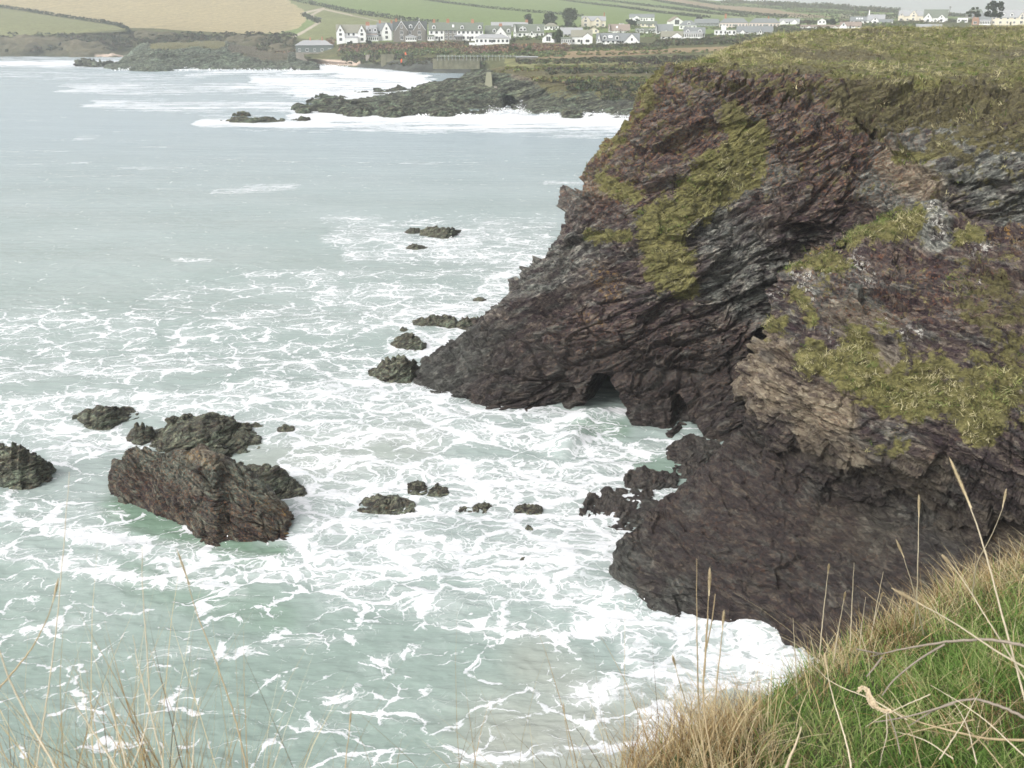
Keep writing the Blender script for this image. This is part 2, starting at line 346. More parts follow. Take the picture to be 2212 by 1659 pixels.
# ---------------------------------------------------------------- buttress B (near right)
B = [
 [(1322,1258),(1328,1200,41.6),(1370,1150,43),(1460,1080,45),(1552,1000,46.8),(1618,890,48.3),(1608,834,48),(1640,748,48.6),(1684,672,49.2),(1703,602,49.8),(1714,588,50.4)],
 [(1420,1314),(1440,1250,39.9),(1480,1190,40.9),(1550,1120,42.4),(1620,1040,44.2),(1665,962,45.8),(1666,885,44.4),(1690,790,45),(1740,700,46.3),(1768,612,48.3),(1792,546,50.2)],
 [(1530,1342),(1560,1270,38.6),(1610,1210,39.6),(1680,1150,41.1),(1720,1085,42.7),(1750,1034,44),(1768,940,42.1),(1790,830,42.8),(1830,720,44.6),(1862,600,47.3),(1900,490,50.5)],
 [(1640,1352),(1690,1290,37.6),(1750,1240,38.5),(1820,1180,39.9),(1860,1125,41.3),(1900,1092,42.4),(1910,990,40.6),(1930,860,41.4),(1960,730,43.3),(1985,590,46.7),(2005,458,50.5)],
 [(1760,1420),(1830,1340,36.3),(1890,1290,37.2),(1960,1220,38.4),(2010,1160,39.6),(2050,1116,40.5),(2060,1000,38.9),(2080,860,39.8),(2100,730,41.8),(2125,610,44.6),(2150,512,48)],
 [(1950,1500),(2050,1400,34.7),(2110,1340,35.5),(2170,1270,36.6),(2210,1215,37.8),(2250,1180,38.6),(2260,1050,37.1),(2280,880,38),(2300,740,40),(2300,610,43),(2285,490,47)],
 [(2300,1600),(2400,1450,33),(2450,1380,33.6),(2500,1300,34.5),(2520,1250,35.4),(2540,1200,36),(2560,1050,35),(2580,880,36),(2600,740,38),(2600,600,42),(2600,480,47)],
 [(2700,1700),(2800,1500,31),(2850,1400,31.6),(2900,1320,32.5),(2920,1250,33.4),(2940,1200,34),(2960,1050,34),(2980,880,35),(3000,740,37),(3000,600,41),(3000,470,47)],
]
cb = [np.array([pt(q) for q in c]) for c in B]
hid = lambda dx, dy: cb[0] + np.array([dx, dy, 0]) * np.linspace(.55, 1, len(cb[0]))[:, None]
cb = [hid(9, 13), hid(2.4, 4.2)] + cb
G = np.array(cb).transpose(1, 0, 2)
under = G[0].copy(); d = G[0] - G[2]; d[:, 2] = 0; under += d * .2; under[:, 2] = -2.5
b1 = G[-1] + np.array([.4, 1.8, -.5]); b2 = G[-1] + np.array([1, 5, -4.]); b3 = G[-1] + np.array([2, 8, -12.])
G = np.concatenate([under[None], G, b1[None], b2[None], b3[None]])
PB = loft(G, 600, 660, [.6, 1, 1, 1, 1, 1, .8, 1, 1, 1, 1, .5, .3, .1][:len(G) - 1])
nB = normals(PB); nB *= np.sign(-(nB[300, 400] @ np.array([0, 1, 0])))
UB, VB = proj(PB)
rowb = np.linspace(0, 1, PB.shape[0])[:, None] * np.ones((1, PB.shape[1]))
jit = fbm(PB[..., 0] * .4, PB[..., 1] * .4, PB[..., 2] * .4, 4)
Uj, Vj = UB + jit * 40, VB + fbm(PB[..., 0] * .4 + 40, PB[..., 1] * .4, PB[..., 2] * .4, 4) * 40
vegB = paint(Uj, Vj, [(1845,512,1965,478,30),(1722,588,1800,560,24,.85),(1780,600,1835,585,26,.7),(1735,640,1760,700,18,.8),(1765,790,1870,825,36),(1840,760,1900,840,34),(1950,850,2150,880,52),
  (2100,870,2130,930,46),(2000,800,2180,830,40,.75),(1660,712,1695,702,14),(2060,520,2110,530,14,.8),(2080,560,2060,590,14,.6),(1880,690,1900,740,18,.6),(1930,740,1960,790,20,.6),
  (1900,960,1960,950,22,.55),(2120,780,2200,760,40,.5)], .9)
heB = paint(Uj, Vj, [(2130,640,2300,800,90,.55),(2050,840,2180,900,60,.6)])
tanB = paint(Uj, Vj, [(1630,840,1660,770,50,.85),(1690,860,1770,910,50),(1770,880,1830,890,40),(1730,930,1860,985,46),(1880,800,1950,830,30,.8),(1950,1010,2000,1040,50,.6),(1830,690,1900,700,40,.5),(2060,1130,2230,1160,36,.5),(1800,1130,1900,1160,60,.3)])
greyB = paint(Uj, Vj, [(1330,1180,1350,1270,26,.9),(1450,1330,1480,1290,30,.8),(1990,470,2020,510,30),(1800,640,1850,640,50,.5),(1900,1140,2050,1170,50,.55)])
lichB = paint(Uj, Vj, [(1735,590,1755,640,18,.9),(1860,560,1880,600,16),(1825,590,1800,600,8,.6),(1995,470,2020,500,18),(2105,540,2125,548,13),(1990,735,2000,745,10),(1755,622,1762,625,10),(1880,720,1960,735,16,.8),
  (2120,575,2118,620,4.5),(1690,650,1700,640,9,.7),(1905,675,1890,690,9,.6),(1790,720,1800,760,8,.5)], .8)
yelB = paint(Uj, Vj, [(2175,488,2212,500,14),(1740,570,1770,545,9,.9),(1700,597,1720,585,8,.8),(2190,520,2212,530,9,.8),(2150,540,2200,560,14,.4)], .8)
rustB = paint(Uj, Vj, [(1500,1080,1700,1200,160,.3),(1600,1250,1900,1250,120,.25),(1800,620,2100,640,90,.5)])
low = 1 - sstep(.40, .47, rowb)
disp = strata_disp(PB, .8, 1.25, (10, 26), 31., .9, 1., .6) * (1 - .58 * low) * (1 - .5 * vegB) + vegB * .2
PB2 = PB + nB * disp[..., None]
push(PB2, UB, VB, 2130, 1150, 130, 12, 1.0, 0); push(PB2, UB, VB, 1700, 985, 60, 14, .8, .0)
tag(link('cliff_buttress', grid_mesh('cliff_buttress', PB2, ROCKB, attrs=dict(veg=np.clip(np.maximum(np.maximum(vegB, heB), .3 * sstep(7, 10, PB[..., 2])), 0, 1), heath=heB * (1 - vegB), grey=greyB, tan=tanB, rust=rustB, lich=lichB, yel=yelB))), kind='structure')

# ---------------------------------------------------------------- rocks standing in the sea: front waterline, ridge, back
def sea_rock(name, label, top, base, thick=None, jg=1., amp=.35, sc=2.2, res=(70, 90), seed=0., mat=None, attrs=None, group=None, rot=(10, -22), name_cat='rock'):
    us = np.linspace(min(p[0] for p in base), max(p[0] for p in base), 24)
    bt = np.array(sorted(base)); tp = np.array(sorted(top))
    fb = np.array([sea(u, np.interp(u, bt[:, 0], bt[:, 1])) for u in us])
    Yc = fb[:, 1].mean(); mpp = Yc / FPX / .95
    th = thick if thick else .55 * (us[-1] - us[0]) * mpp
    rid = []
    for i, u in enumerate(us):
        k = i / 23; prof = math.sin(math.pi * min(max(k, .02), .98)) ** .5
        v = np.interp(u, tp[:, 0], tp[:, 1]); rid.append(at(u, v, fb[i, 1] + th * (.25 + .3 * prof)))
    rid = np.array(rid); ui = np.arange(24.); jag = pn(ui * .9 + seed, ui * 0 + .37, ui * 0) + .6 * pn(ui * .37 + seed, ui * 0 + 5.1, ui * 0); rid[:, 2] = np.maximum(rid[:, 2] * (1 + .26 * jg * jag), .02); rid[:, 1] += .18 * jg * th * pn(ui * .5 + seed, ui * 0 + 9.3, ui * 0)
    prof = np.sin(np.pi * np.clip(np.linspace(0, 1, 24), .01, .99)) ** .5
    bk = rid + np.stack([0 * prof, th * .35 * prof + .02, -rid[:, 2] * .35], -1)
    bk2 = rid + np.stack([0 * prof, th * .7 * prof + .05, -rid[:, 2] - .5], -1)
    un = fb + np.array([0, -.25 * min(th, 2), -.7])
    m1 = fb * .62 + rid * .38 + np.stack([0 * prof, -.13 * th * prof, .10 * rid[:, 2]], -1)
    m2 = fb * .25 + rid * .75 + np.stack([0 * prof, -.10 * th * prof, .06 * rid[:, 2]], -1)
    G = np.stack([un, fb, m1, m2, rid, bk, bk2])
    ends = lambda s: G[:, s] * .3 + G[:, s].mean(0) * .7
    a, b = G[:, 0].copy(), G[:, -1].copy(); ca, cbb = (fb[0] + rid[0]) / 2, (fb[-1] + rid[-1]) / 2
    for E, c in ((a, ca), (b, cbb)): E[:] = E * .1 + c * .9; E[:, 2] = np.minimum(E[:, 2], -.3) - .2
    G = np.concatenate([a[:, None], G, b[:, None]], 1)
    P = loft(G, res[0], res[1]); n = normals(P); n *= np.sign(-(n[res[0] // 3, res[1] // 2] @ np.array([0, 1, -.5])))
    k = min(1., .25 + .25 * rid[:, 2].max())
    P = P + n * (strata_disp(P, amp, sc, rot, seed + 5, 1., .7, 1.3) * 1.0)[..., None]
    c0 = P.reshape(-1, 3).mean(0); c0[2] = 0
    U, V = proj(P)
    at_ = {'grey': np.full(U.shape, .42), 'veg': U * 0, 'heath': U * 0, 'tan': U * 0, 'rust': U * 0 + .2, 'lich': U * 0, 'yel': U * 0}
    if attrs: at_.update({k_: paint(U, V, v_) for k_, v_ in attrs.items()})
    o = link(name, grid_mesh(name, P - c0, mat or SEAROCK, attrs=at_)); o.location = c0
    return tag(o, label, name_cat, group)
c6 = lambda L: [(x * .3515, 820.8 + y * .3515) for x, y in L]
c7 = lambda L: [(734.5 + x * .2539, 950.5 + y * .2539) for x, y in L]
c8 = lambda L: [(777.6 + x * .2395, 449.3 + y * .2395) for x, y in L]
def lowrock(label, u0, u1, v0, v1, seed, name='rock', group=None, amp=.25, sc=3.2, mat=None, thick=None):
    w, h = u1 - u0, v1 - v0; r = random.Random(seed)
    top = [(u0, v1 - .25 * h), (u0 + w * .15, v0 + h * .35), (u0 + w * r.uniform(.3, .45), v0 + h * .02), (u0 + w * .6, v0 + h * r.uniform(.1, .3)), (u0 + w * .8, v0 + h * r.uniform(.05, .45)), (u1, v1 - .3 * h)]
    base = [(u0, v1 - .2 * h), (u0 + w * .25, v1 - h * .05), (u0 + w * .55, v1), (u0 + w * .8, v1 - .1 * h), (u1, v1 - .25 * h)]
    return sea_rock(name, label, top, base, amp=amp, sc=sc, res=(44, 56), seed=seed * 3.7, group=group, mat=mat, thick=thick)
sea_rock('sea_stack', 'largest dark slate rock in the water, tilted with ragged layered strata', c6([(690,530),(715,480),(760,430),(850,400),(930,440),(960,430),(1000,455),(1100,450),(1200,430),(1300,450),(1450,520),(1600,640),(1700,740),(1780,830),(1815,900),(1825,950)]),
  c6([(690,700),(720,750),(760,785),(900,815),(1000,870),(1150,960),(1250,1020),(1350,1032),(1400,1000),(1500,1012),(1650,1012),(1780,990),(1825,955)]), thick=4.2, jg=.3, amp=.46, sc=1.9, res=(220, 300), seed=2., rot=(8, 34), mat=STACKROCK,
  attrs=dict(yel=[(410,985,440,990,13,.6),(560,1080,620,1110,9,.8),(590,1140,625,1150,6,.8)], tan=[(420,975,470,990,20,.5),(590,1080,625,1120,16,.4)], rust=[(300,1000,600,1150,90,.7)], grey=[(330,985,600,1060,40,.8),(260,1000,300,980,30,.4)]))
sea_rock('sea_stack', 'flat-peaked dark rock just behind the largest rock', c6([(940,380),(970,320),(1050,262),(1130,250),(1200,248),(1240,225),(1320,214),(1360,230),(1400,270),(1500,320),(1560,370),(1600,412)]),
  c6([(940,388),(1000,420),(1080,445),(1250,470),(1400,468),(1550,440),(1600,416)]), thick=5, amp=.38, sc=2., res=(130, 170), seed=8.)
lowrock('low ridge of rock trailing left from the flat-peaked rock', 274, 338, 911, 956, 3)
sea_rock('sea_stack', 'rounded rock farthest back in the left cluster', c6([(455,220),(520,185),(620,163),(700,168),(760,185),(800,208),(850,228)]), c6([(455,226),(480,248),(540,288),(620,300),(680,296),(740,262),(850,234)]), amp=.32, sc=2.2, res=(100, 140), seed=14.)
sea_rock('sea_stack', 'rock cut off by the left edge of the photo', c6([(-160,520),(-80,450),(0,422),(60,400),(130,402),(200,440),(260,510),(300,560),(318,600)]), c6([(-160,560),(-60,620),(0,655),(30,672),(130,682),(230,664),(318,608)]), amp=.38, sc=2., res=(120, 160), seed=20.)
sea_rock('sea_stack', 'smaller pointed rock touching the right end of the largest rock', c6([(1400,520),(1490,528),(1550,528),(1590,548),(1640,538),(1720,580),(1800,640),(1870,690)]), c6([(1400,600),(1500,640),(1600,680),(1680,716),(1780,712),(1870,694)]), amp=.35, sc=2.2, res=(100, 140), seed=27.)
lowrock('tiny dark rock right of the flat-peaked rock', 536, 575, 913, 929, 5)
lowrock('barely awash rock in pale swirl beyond the tiny dark rock', 596, 642, 919, 938, 6)
for (lab, u0, u1, v0, v1, sd_) in [('low dark rock awash left of a rounder boulder in mid cove', 880, 922, 1047, 1066, 11), ('round boulder in foam in the middle of the cove', 927, 967, 1049, 1070, 12),
   ('broad flat weedy rock in foam, widest in mid cove', 775, 895, 1080, 1112, 13), ('wave-washed low rock left of a darker boulder', 981, 1019, 1100, 1115, 14), ('dark boulder right of the wave-washed low rock', 1024, 1067, 1095, 1115, 15),
   ('thin rock shelf in foam nearest the cove shelf of weed', 1112, 1169, 1095, 1110, 16), ('small dark rock in front of the broad flat weedy rock', 891, 935, 1125, 1142, 17), ('small upright dark rock in foam left of its flat twin', 1133, 1151, 1149, 1170, 18),
   ('small flat dark rock right of the small upright one', 1156, 1181, 1155, 1170, 19), ('nearest small green rock alone in a pale foam ring', 1115, 1141, 1198, 1217, 20)]:
    lowrock(lab, u0, u1, v0, v1, sd_, group='small rocks awash in the cove', thick=(v1 - v0) / 13., amp=.34, sc=2.6)
sea_rock('sea_stack', 'square-topped rock farthest out off the headland', c8([(545,200),(580,185),(640,170),(700,165),(800,168),(850,188),(910,205)]), c8([(545,250),(650,270),(760,285),(830,275),(880,240),(910,212)]), amp=.35, sc=2., res=(80, 120), seed=33.)
lowrock('low dark tail of rock left of the square-topped rock', 873, 912, 492, 505, 22)
lowrock('small dark two-humped rock below the square-topped rock', 876, 923, 525, 539, 23)
sea_rock('sea_stack', 'long layered slab rock with water running over it', c8([(455,1060),(480,1000),(560,980),(650,963),(720,978),(800,970),(860,992),(890,1040)]), c8([(455,1070),(520,1078),(600,1075),(720,1085),(860,1092),(890,1070)]), amp=.3, sc=2.4, res=(80, 130), seed=41.)
sea_rock('sea_stack', 'rounded rock at the right end of the long slab rock', c8([(860,1050),(890,1000),(960,985),(1060,985),(1100,1010),(1135,1045)]), c8([(860,1085),(920,1105),(980,1110),(1060,1100),(1135,1065)]), amp=.3, sc=2.4, res=(80, 100), seed=45.)
lowrock('little rock at the left foot of the long slab rock', 862, 882, 706, 717, 24)
sea_rock('sea_stack', 'dome-shaped rock between the slab rock and the jagged toe rock', c8([(275,1215),(350,1160),(430,1145),(500,1155),(560,1200),(592,1240)]), c8([(275,1222),(350,1252),(450,1266),(560,1276),(592,1248)]), amp=.3, sc=2.4, res=(80, 110), seed=50.)
sea_rock('sea_stack', 'jagged broad rock beside the toe of the headland', c8([(80,1490),(150,1460),(200,1380),(320,1345),(400,1335),(440,1370),(490,1390),(545,1435)]), c8([(80,1505),(160,1522),(220,1566),(340,1582),(460,1576),(520,1520),(545,1470)]), amp=.36, sc=2.2, res=(110, 140), seed=55.)
lowrock('flat rock spur behind the toe of the headland', 912, 985, 768, 789, 25)
lowrock('thin weedy rock awash off the headland shoulder', 1022, 1050, 643, 650, 26)
sea_rock('sea_stack', 'pale rock peeping from behind the headland ridge', [(1070,690),(1078,670),(1090,660),(1120,640),(1150,660)], [(1070,698),(1100,705),(1150,705)], amp=.3, res=(60, 80), seed=61.)
for (lab, u0, u1, v0, v1, sd_) in [('dark weed-covered shelf highest up the cove beside the gully', 1440, 1585, 952, 998, 31), ('dark weedy ledge second up the cove', 1452, 1540, 1000, 1030, 32), ('ragged black weedy rock alone in the foam by the ledges', 1353, 1458, 1018, 1052, 33),
     ('small brown rock in the wash above the flat shelf', 1386, 1413, 1060, 1078, 34), ('long flat shelf of dark rock running out from the buttress', 1250, 1450, 1086, 1146, 35)]:
    lowrock(lab, u0, u1, v0, v1, sd_, 'rock_ledge', amp=.34, sc=2.2, group='weedy ledges in the cove', thick=(v1 - v0) / 13., mat=ROCKB)

# ---------------------------------------------------------------- the far shore
def rows_loft(rows, nctl, nv, nu, us=None, dens=None):
    us = np.linspace(min(p[0] for p in rows[0]), max(p[0] for p in rows[0]), nctl) if us is None else us
    return np.array([resample_u(r, us) for r in rows])
HILL = [
 [(-900,118),(0,122),(280,123),(450,131),(600,138),(660,138),(740,143),(840,150),(900,156),(1000,158),(1060,158),(1090,165,328),(1300,170,315),(1500,165,312),(1700,162,312),(2300,158,312),(3000,158,312)],
 [(-900,74,740),(0,78,730),(100,74,735),(240,66,742),(330,66,745),(450,74,715),(560,77,680),(635,88,640),(650,122,582),(735,132,562),(820,122,548),(900,122,528),(1000,125,505),(1070,134,470),(1100,132,440),(1300,132,420),(1500,126,410),(1700,118,405),(2300,112,405),(3000,112,405)],
 [(-900,48,790),(0,55,765),(200,60,765),(330,62,768),(450,68,760),(560,70,740),(632,80,680),(655,112,594),(735,104,582),(830,102,570),(1000,108,545),(1100,110,520),(1300,108,490),(1500,102,490),(1700,94,500),(1900,78,520),(2212,70,540),(3000,66,560)],
 [(-900,34,840),(0,45,810),(240,54,800),(450,60,810),(640,70,780),(680,90,620),(730,91,594),(900,89,585),(1100,93,560),(1300,96,545),(1500,90,560),(1700,78,580),(1900,66,600),(2212,60,620),(3000,56,640)],
 [(-900,12,930),(0,20,930),(300,32,930),(640,50,880),(730,66,730),(900,66,725),(1100,68,690),(1300,74,650),(1500,70,680),(1700,62,700),(1900,54,730),(2212,53,720),(3000,50,720)],
 [(-900,-10,1020),(0,-2,1020),(300,5,1020),(640,18,1000),(900,32,930),(1100,42,880),(1300,48,850),(1500,50,850),(1700,50,850),(1900,48,850),(2212,49,820),(3000,46,820)],
 [(-900,-45,1320),(0,-40,1320),(640,-25,1350),(900,-8,1330),(1100,2,1330),(1300,12,1330),(1500,20,1300),(1700,26,1300),(1900,34,1200),(2000,40,1100),(2212,44,1000),(3000,42,1000)],
 [(-900,-62,1650),(0,-60,1650),(640,-50,1750),(1100,-30,1850),(1300,-14,1850),(1500,-2,1850),(1600,6,1800),(1700,10,1750),(1800,16,1650),(1900,24,1500),(2000,31,1400),(2100,36,1300),(2212,39,1250),(3000,38,1250)],
 [(-900,-40,2300),(0,-38,2300),(1300,0,2500),(1700,20,2400),(2212,40,2000),(3000,40,2000)],
]
uctl = np.concatenate([np.linspace(-900, 0, 8)[:-1], np.linspace(0, 2212, 75), np.linspace(2212, 3000, 8)[1:]])
GH = np.array([resample_u(r, uctl) for r in HILL])
underH = GH[0] + np.array([0, -10, 0]); underH[:, 2] -= 4
skirt = GH[0].copy(); GH = np.concatenate([underH[None], GH])
DV = [.3, 1.6, 1, 1, 1, .9, .9, .6, .2]
PH = loft(GH, 420, 1000, DV)
PHc = loft(GH, 150, 260, DV)
bvh = BVHTree.FromPolygons([tuple(p) for p in PHc.reshape(-1, 3)], [tuple(int(i) for i in f) for f in grid_faces(150, 260)])
def hit(u, v, default=600.):
    d = ray(u, v); r = bvh.ray_cast(Vector((0, 0, H)), Vector(d).normalized())
    return np.array(r[0]) if r[0] is not None else (None if default is None else at(u, v, default))
def ground(x, y, default=10.):
    r = bvh.ray_cast(Vector((x, y, 300)), Vector((0, 0, -1)))
    return r[0].z if r[0] is not None else default
UH, VH = proj(PH)
nz = fbm(PH[..., 0] * .03, PH[..., 1] * .03, PH[..., 2] * .03, 5)
nz2 = fbm(PH[..., 0] * .11 + 50, PH[..., 1] * .11, PH[..., 2] * .11, 4)
def inpoly(U, V, poly):
    ins = np.zeros(U.shape, bool); n = len(poly)
    for i in range(n):
        (x1, y1), (x2, y2) = poly[i], poly[(i + 1) % n]
        if y1 == y2: continue
        c = ((y1 > V) != (y2 > V)) & (U < (x2 - x1) * (V - y1) / (y2 - y1) + x1); ins ^= c
    return ins
colH = np.zeros(PH.shape); colH[:] = (.10, .105, .05)
scrubc = np.array([.075, .07, .042])
colH += (nz2[..., None] * np.array([.05, .035, .025]))
Uw, Vw = UH + nz * 12, VH + nz2 * 1.2
def fill(poly, c, var=.12):
    m = inpoly(Uw, Vw, poly)[..., None]
    colH[:] = np.where(m, np.array(c) * (1 + var * (nz + nz2))[..., None], colH)
GREEN = (.155, .205, .075)
fill([(-900,-80),(640,-80),(3000,-80),(3000,30),(1950,44),(1830,50),(1700,66),(1500,78),(730,92),(640,80)], GREEN)
fill([(-900,-90),(620,-90),(620,-2),(655,22),(662,42),(645,60),(600,72),(540,73),(400,66),(330,61),(280,60),(240,52),(100,30),(0,14),(-900,-50)], (.355, .30, .175), .1)
fill([(-900,-45),(0,18),(100,33),(240,55),(275,62),(0,84),(-900,60)], (.185, .19, .09))
fill([(620,-4),(700,16),(860,40),(940,54),(900,66),(735,66),(735,92),(640,82),(662,60),(690,44),(660,24)], (.175, .19, .085), .2)
fill([(1404,-2),(1533,21),(1629,31),(1720,38),(1815,38),(1700,26),(1661,18),(1554,11),(1460,-2)], (.27, .21, .14))
fill([(1339,6),(1447,19),(1554,32),(1640,38),(1608,40),(1500,33),(1400,20),(1339,12)], (.2, .23, .11))
fill([(1815,29),(1950,36),(1900,44),(1815,40)], (.21, .2, .13))
fill([(1080,120),(1300,108),(1500,103),(1760,92),(1760,106),(1500,113),(1300,122),(1180,128)], (.25, .19, .115), .25)
fill([(1090,126),(1250,126),(1500,119),(1760,112),(1760,160),(1500,165),(1090,165)], (.19, .19, .085), .5)
sh = (1 - sstep(88, 112, VH)) * 0
cl = inpoly(Uw, Vw, [(-900,80),(0,84),(180,72),(300,66),(450,76),(560,80),(640,88),(640,150),(0,150),(-900,150)])[..., None]
colH[:] = np.where(cl, np.array((.085, .082, .05)) + np.clip(nz + .6 * nz2, -.6, .8)[..., None] * np.array((.085, .06, .045)), colH)
sand = paint(UH, VH, [(655,134,735,135,6),(700,133,775,137,5),(210,121,300,119,3.5)], .4)[..., None]
colH[:] = colH * (1 - sand) + np.array((.46, .365, .30)) * sand
shoal = paint(UH, VH, [(780,146,1010,152,9),(640,140,700,142,3,.8),(840,138,1000,140,8)], .5)[..., None]
colH[:] = colH * (1 - shoal) + (np.array((.07, .075, .065)) * (1 + .8 * nz2[..., None])) * shoal
track = paint(UH, VH, [(700,18,655,28,2),(655,28,668,42,2.0),(700,18,672,33,2.2),(672,33,690,48,2.5),(690,48,650,72,2.5),(650,72,632,80,2.5),(700,20,760,33,1.4),(760,33,860,55,1.2,.7)], .3)[..., None]
colH[:] = colH * (1 - track) + np.array((.40, .35, .28)) * track
furrow = ((np.sin((VH + .10 * UH + nz * 5) * 1.6) > .55) & inpoly(Uw, Vw, [(-900,-90),(620,-90),(655,22),(645,60),(540,72),(330,60),(0,14)]))[..., None]
colH[:] = np.where(furrow, colH * .86, colH)
clm = cl[..., 0].astype(float)
dz = clm * (5 * nz + 2.5 * nz2) + (1 - clm) * (.5 * nz) * sstep(100, 60, 100 - VH + 0 * nz) + shoal[..., 0] * 2.2 * nz2
PH2 = PH.copy(); PH2[..., 2] += dz; PH2[..., 1] -= clm * 10 * nz
n = N('countryside'); p = n.pos()
c = n.attr('tint', 'Color'); f = n.noise(p, .35, 6, .7)
c = n.mix(1., c, n.ramp(f, [(.25, (.62, .6, .58)), (.5, (1, 1, 1)), (.75, (1.4, 1.38, 1.3))]), 'MULTIPLY')
n.set(Base_Color=c, Roughness=.9, Normal=n.bump(n.noise(p, .6, 5, .7), .7, .8)); n.b.inputs['Specular IOR Level'].default_value = .1
COUNTRY = n.m
tag(link('hills', grid_mesh('hills', PH2, COUNTRY, smooth=True, colors=np.clip(colH, .01, .9))), kind='structure')

# promontory of tilted slabs in the middle distance
M = [
 [(640,237),(700,241),(760,246),(850,250),(940,247),(1060,247),(1100,244),(1180,250),(1260,252),(1370,255),(1500,255),(1800,255)],
 [(640,235,299),(700,234,300),(760,238,296),(850,240,294),(940,236,298),(1060,228,302),(1110,220,304),(1180,222,297),(1260,222,295),(1370,222,292),(1500,222,292),(1800,222,292)],
 [(640,233,305),(700,229,307),(760,229,306),(850,226,305),(940,215,308),(1060,200,310),(1110,192,311),(1180,194,304),(1260,195,301),(1370,192,298),(1500,192,298),(1800,192,298)],
 [(640,232,312),(700,226,314),(760,222,316),(850,212,318),(940,198,318),(1040,178,320),(1080,164,322),(1110,166,318),(1180,172,311),(1260,172,308),(1370,168,305),(1500,168,305),(1800,168,305)],
 [(640,231,322),(700,224,326),(760,219,330),(850,206,332),(940,190,332),(1040,165,334),(1080,154,336),(1110,157,330),(1180,162,322),(1260,163,318),(1370,160,315),(1500,160,315),(1800,158,315)],
 [(640,231,340),(700,226,345),(760,222,350),(850,210,354),(940,196,356),(1040,158,360),(1080,148,362),(1110,147,360),(1180,150,350),(1260,150,345),(1370,146,345),(1500,144,345),(1800,142,345)],
 [(640,232,360),(700,230,365),(760,228,370),(850,222,380),(940,212,388),(1040,160,395),(1080,142,400),(1110,140,395),(1180,140,390),(1260,139,385),(1370,136,385),(1500,133,385),(1800,130,385)],
]
M = [[(640, 237)] + r[1:] for r in M]
um = np.linspace(640, 1800, 48)
GM = np.array([resample_u(r, um) for r in M]); GM[6, :21, 2] = -1.5
undr = GM[0] + np.array([0, -4, -3]); GM = np.concatenate([undr[None], GM])
PM = loft(GM, 320, 820, [.4, 1.3, 1.2, 1.2, 1, .9, .8]); nM = normals(PM); nM *= np.sign(nM[200, 400, 2])
UM, VM = proj(PM)
ledge = sstep(1180, 1040, UM)
slab = np.abs(((PM[..., 2] * 1.0 - PM[..., 0] * .16 + PM[..., 1] * .10 + 1.3 * fbm(PM[..., 0] * .05, PM[..., 1] * .05, PM[..., 2] * .05, 3)) / 1.6) % 1 - .35)
dM = (strata_disp(PM, 1.0, .42, (14, -16), 70., .6, .35)) * (.42 + .1 * ledge) + slab * 2.4 * ledge - .4
vegM = np.clip(1 - sstep(-4, 6, VM + 6 * fbm(PM[..., 0] * .06, PM[..., 1] * .06, PM[..., 2] * .1, 3) - np.interp(UM, [900, 1040, 1090, 1200, 1370, 1800], [120, 150, 163, 168, 172, 174])), 0, 1)
vegM = np.maximum(vegM, paint(UM + 30 * fbm(PM[..., 0]*.05, PM[..., 1]*.05, PM[..., 2]*.05, 3), VM, [(1180,176,1400,182,16,.85),(1300,196,1420,204,14,.7),(1200,200,1250,204,8,.5)]))
PM2 = PM + nM * (dM * (1 - .8 * vegM))[..., None]
ca = paint(UM, VM, [(1098,219,1106,224,10)], .4); PM2[..., 1] += ca * 9
barM = paint(UM, VM, [(1110,168,1250,172,5,.9)])
tag(link('promontory', grid_mesh('promontory', PM2, FARROCK, attrs=dict(veg=vegM, heath=vegM * (.25 + sstep(0, .3, fbm(PM[..., 0] * .06, PM[..., 1] * .06, PM[..., 2], 3)) * .6), grey=.35 + .65 * ledge * sstep(.22, .05, slab), tan=barM * .8, rust=UM * 0, lich=UM * 0, yel=UM * 0))), kind='structure')
PMc = loft(GM, 60, 120, [.4, 1.3, 1.2, 1.2, 1, .9, .8])
bvhM = BVHTree.FromPolygons([tuple(p) for p in PMc.reshape(-1, 3)], [tuple(int(i) for i in f) for f in grid_faces(60, 120)])
def hit_m(u, v):
    r = bvhM.ray_cast(Vector((0, 0, H)), Vector(ray(u, v)).normalized()); return None if r[0] is None else np.array(r[0])
# dark headland with a turf cap on the far left
Q = [
 [(225,147),(280,151),(340,154),(420,149),(500,149),(560,151),(640,151),(720,150)],
 [(232,145,560),(285,143,555),(340,140,550),(420,138,556),(500,138,556),(560,140,550),(630,142,550),(690,145,552)],
 [(245,143,570),(295,127,566),(340,118,562),(420,118,566),(500,122,566),(560,130,560),(620,132,558),(690,144.5,556)],
 [(250,142,580),(300,112,578),(335,101,576),(420,104,578),(480,107,578),(510,121,575),(560,126,572),(615,127,570),(690,144,560)],
 [(252,142,590),(305,104,590),(345,97,592),(420,98,600),(480,99,605),(520,112,600),(560,118,600),(612,120,590),(690,144,564)],
 [(252,142,620),(310,104,640),(345,97,660),(420,95,670),(480,94,680),(520,98,680),(560,104,660),(610,116,640),(690,144,570)],
]
uq = np.linspace(225, 690, 26); GQ = np.array([resample_u(r, uq) for r in Q]); b_ = GQ[-1] + np.array([0, 30, -12]); a_ = GQ[0] + np.array([0, -6, -3])
GQ = np.concatenate([a_[None], GQ, b_[None]]); PQ = loft(GQ, 160, 420, [.4, 1, 1, 1, 1, .8, .3]); nQ = normals(PQ); nQ *= np.sign(nQ[100, 200, 2])
UQ, VQ = proj(PQ); vegQ = np.clip(paint(UQ, VQ + 3 * fbm(PQ[..., 0]*.05, PQ[..., 1]*.05, PQ[..., 2]*.05, 3), [(330,97,480,98,6.5),(500,104,610,112,9,.8),(530,120,615,124,8,.7)]), 0, 1)
PQ2 = PQ + nQ * (strata_disp(PQ, 1., .3, (8, -10), 90.) * .45 * (1 - .8 * vegQ))[..., None]
